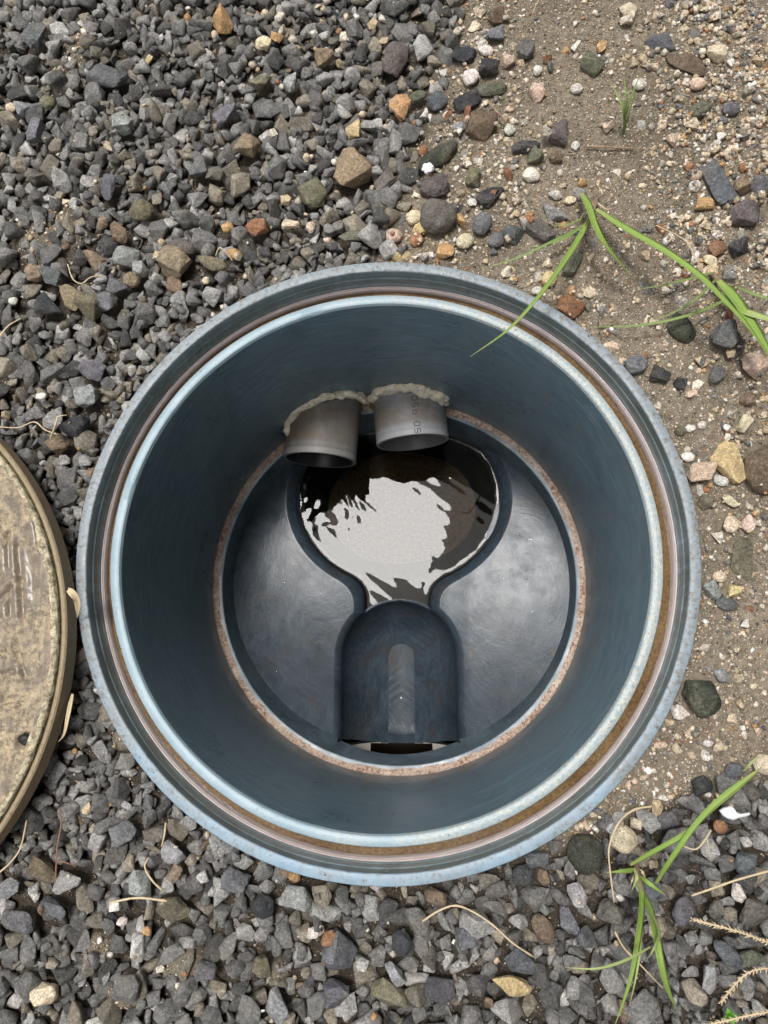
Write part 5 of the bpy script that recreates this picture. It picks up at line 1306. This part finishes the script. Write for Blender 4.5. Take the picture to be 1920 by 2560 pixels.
straw('short orange straw joined near the big black block', LF((395, 1224, 6), (430, 1214, 7), (462, 1210, 6)), .6, .4)
straw('wavy brown straw above the lid', LF((-10, 1292, 4), (130, 1296, 6), (240, 1258, 7), (312, 1312, 6), (400, 1345, 4)), .5, .7)
straw('hooked pale straw above the upper left rim', LF((1492, 108, 4), (1518, 54, 8), (1560, 85, 7), (1606, 142, 4)), .6, .5)
straw('thin thread-like root on the soil at the lower right of the rim', R2((520, 1392, 0), (800, 1392, 1), (950, 1372, 1.5), (1112, 1205, 2), (1072, 1080, 1)), .35, .5, 'root', 'root', 'root')
straw('straight brown twig lying on the bare soil under the thin grass tuft', pts3([(1467, 366, -2), (1520, 368, -1), (1584, 371, -2)]), .9, .8, 'twig', 'twig', 'twig')
straw('short tan stick on the soil left of the broad brown-grey rock', pts3([(1221, 256, 2), (1242, 280, 2), (1264, 303, 1)]), 1.1, 1.0, 'twig', 'twig', 'twig')
straw('thin forked dry grass stem beside the long grass blade', pts3([(1640, 563, 0), (1710, 599, 3), (1735, 635, 3), (1758, 676, 0)]), .4, .5)
straw('thin dry stem at the top right of the gravel', pts3([(1351, -10, 2), (1335, 25, 4), (1327, 50, 0)]), .4, .3)
# dry leaf curled over the edge of the lid
tag(link('dry_leaf', blade_mesh('dry_leaf', pts3([(170, 1474, 19), (181, 1482, 20), (194, 1500, 17), (195, 1528, 10), (193, 1545, 5)]), 3.6, .5, 18, .3, .6), M['straw']), 'curled dry leaf hanging over the edge of the lid', 'leaf')
tag(link('dry_leaf', blade_mesh('dry_leaf', pts3([(182, 1735, 4), (170, 1790, 6), (160, 1835, 6), (145, 1855, 3)]), 2.0, .5, 18, .3, .6), M['straw']), 'thin dry leaf lying along the lower right side of the lid', 'leaf')
for nm, px, py, a in (('curled red-brown leaf scrap left of the broad brown-grey rock', 1128, 290, .4), ('red-brown leaf scrap by the short tan stick', 1172, 277, 1.2), ('brown leaf scrap right of the long dark green stone', 1268, 435, 2.0), ('dark red leaf scrap below the wide bladed grass plant', 1818, 790, 1.5), ('brown leaf scrap under the olive-tan oblong stone', 1236, 487, .9)):
    x, y, _ = unz(px, py, -2); d = np.array([math.cos(a), math.sin(a), 0])
    tag(link('leaf_scrap', blade_mesh('leaf_scrap', [np.array([x, y, -3]) - d * 4, np.array([x, y, 1.]), np.array([x, y, -2]) + d * 4], 3.6, .5, 10, .4, .8), M['leaf']), nm, 'leaf', 'leaf scraps on the soil')
# dry seed heads
def seed_head(lab, pts, pitch=1.5, size=1.0):
    e = tag(empty('seed_head', pts[0]), lab, 'seed head', 'dry seed heads at the bottom right'); b = np.array(pts[0])
    st = stalk_mesh('stalk', [p - b for p in pts], .45, .35); link('stalk', st, M['straw'], e)
    C = spline(pts, 90) - b; L = np.r_[0, np.cumsum(np.linalg.norm(np.diff(C, axis=0), axis=1))]; shp = None
    for k in range(int(L[-1] / pitch)):
        x = k * pitch + rng.uniform(-.5, .5); c = np.array([np.interp(x, L, C[:, q_]) for q_ in range(3)]); i = min(np.searchsorted(L, x), 88)
        d = C[i + 1] - C[i]; d /= np.linalg.norm(d); sd_ = np.cross(d, [0, 0, 1]); sd_ /= np.linalg.norm(sd_)
        for sg in (-1, 1):
            ax = -d * 1.0 + sd_ * sg * .75 + np.array([0, 0, .15]); ax /= np.linalg.norm(ax); s2 = np.cross(ax, [0, 0, 1]); s2 /= np.linalg.norm(s2); s3 = np.cross(ax, s2)
            if shp is None:
                V = [(0, 0, 0)] + [(1.1, .5 * math.cos(t), .5 * math.sin(t)) for t in np.linspace(0, 2 * math.pi, 7)[:-1]] + [(3.0, 0, 0)]
                shp = mesh('husk', V, [(0, 1 + (i_ + 1) % 6, 1 + i_) for i_ in range(6)] + [(1 + i_, 1 + (i_ + 1) % 6, 7) for i_ in range(6)], True); shp.materials.append(M['straw'])
            o_ = bpy.data.objects.new('husk', shp); COL.objects.link(o_); o_.parent = e
            Mx = Matrix(np.stack([ax, s2, s3], 1).tolist()).to_4x4(); Mx = Mx @ Matrix.Scale(size, 4); Mx.translation = Vector(c) * MM; o_.matrix_local = Mx @ Matrix.Rotation(rng.normal(0, .22), 4, 'Z') @ Matrix.Rotation(rng.normal(0, .25), 4, 'Y') @ Matrix.Diagonal((rng.uniform(.6, 1.05), rng.uniform(.55, .9), rng.uniform(.55, .9), 1))
seed_head('upper of the three dry seed heads entering from the lower right edge', Q((1060, 1272, 6), (1300, 1335, 10), (1450, 1378, 12), (1700, 1470, 12)))
seed_head('middle curved dry seed head at the lower right edge', Q((1285, 1935, 6), (1400, 1785, 12), (1520, 1688, 14), (1700, 1655, 14)))
seed_head('lowest dry seed head at the bottom right corner', Q((1180, 2112, 6), (1400, 2062, 10), (1540, 2030, 12), (1700, 2005, 12)))
# white shell fragment
sp = [(1265, 400), (1300, 378), (1360, 358), (1385, 385), (1400, 408), (1450, 425), (1510, 415), (1522, 432), (1480, 450), (1420, 462), (1375, 480), (1325, 465), (1290, 440)]
P = np.array([unz(1400 + x / 3.19, 1900 + y / 3.19, 4) for x, y in sp]); c = P.mean(0); n = len(P)
rings = [(1.0, 0), (.92, 1.2), (.62, 2.4), (.25, 2.9)]; V, F = [], []
for s_, dz_ in rings:
    for p in P: V.append(c + (p - c) * s_ + np.array([0, 0, dz_]))
for a in range(3):
    for i in range(n): F.append((a * n + i, a * n + (i + 1) % n, (a + 1) * n + (i + 1) % n, (a + 1) * n + i))
F.append(tuple(3 * n + i for i in range(n))); F.append(tuple(range(n))[::-1])
tag(link('shell_fragment', mesh('shell_fragment', V, F, True), M['shell']), 'white broken shell fragment on the gravel at the lower right', 'shell')
# bird dropping on the long dark green stone: part of that stone
gs_ = [l for l in LMOBJ if 'bird dropping' in l[3]][0]
x, y, _ = unz(1070, 417, 4); bm_ = lump('bird_dropping', (x - gs_[0], y - gs_[1], 2.6 * 1.9), 3.3, M['shell'], gs_[4], 6, (1.1, 1, .5))
# sprouts
e = tag(empty('sprout', unz(1817, 2530, 2)), 'tiny bright green sprout among the gravel at the bottom right', 'sprout')
for k in range(4):
    a = k * 1.6 + .3; d = np.array([math.cos(a), math.sin(a), 0])
    link('leaf', blade_mesh('leaf', [np.array([0, 0, 2.]), d * 1.6 + np.array([0, 0, 4.]), d * 3.6 + np.array([0, 0, 4.])], 2.6, .2, 10, .6), M['clover'], e)

# ------------------------------------------------------------------ house beside the chamber (outside the picture; shades it from the right)
hs_ = tag(empty('house', (620, 0, -10)), 'plain plastered house standing right of the picture beside the chamber', 'house')
def box(name, a, b, mat, parent):
    V = [(x, y, z) for x in (a[0], b[0]) for y in (a[1], b[1]) for z in (a[2], b[2])]
    return link(name, mesh(name, V, [(0, 1, 3, 2), (4, 6, 7, 5), (0, 4, 5, 1), (2, 3, 7, 6), (0, 2, 6, 4), (1, 5, 7, 3)], False), mat, parent)
box('wall', (0, -1600, 0), (2500, 2800, 2600), M['plaster'], hs_)
box('roof', (-330, -1900, 2602), (2800, 3100, 2760), M['plaster'], hs_)
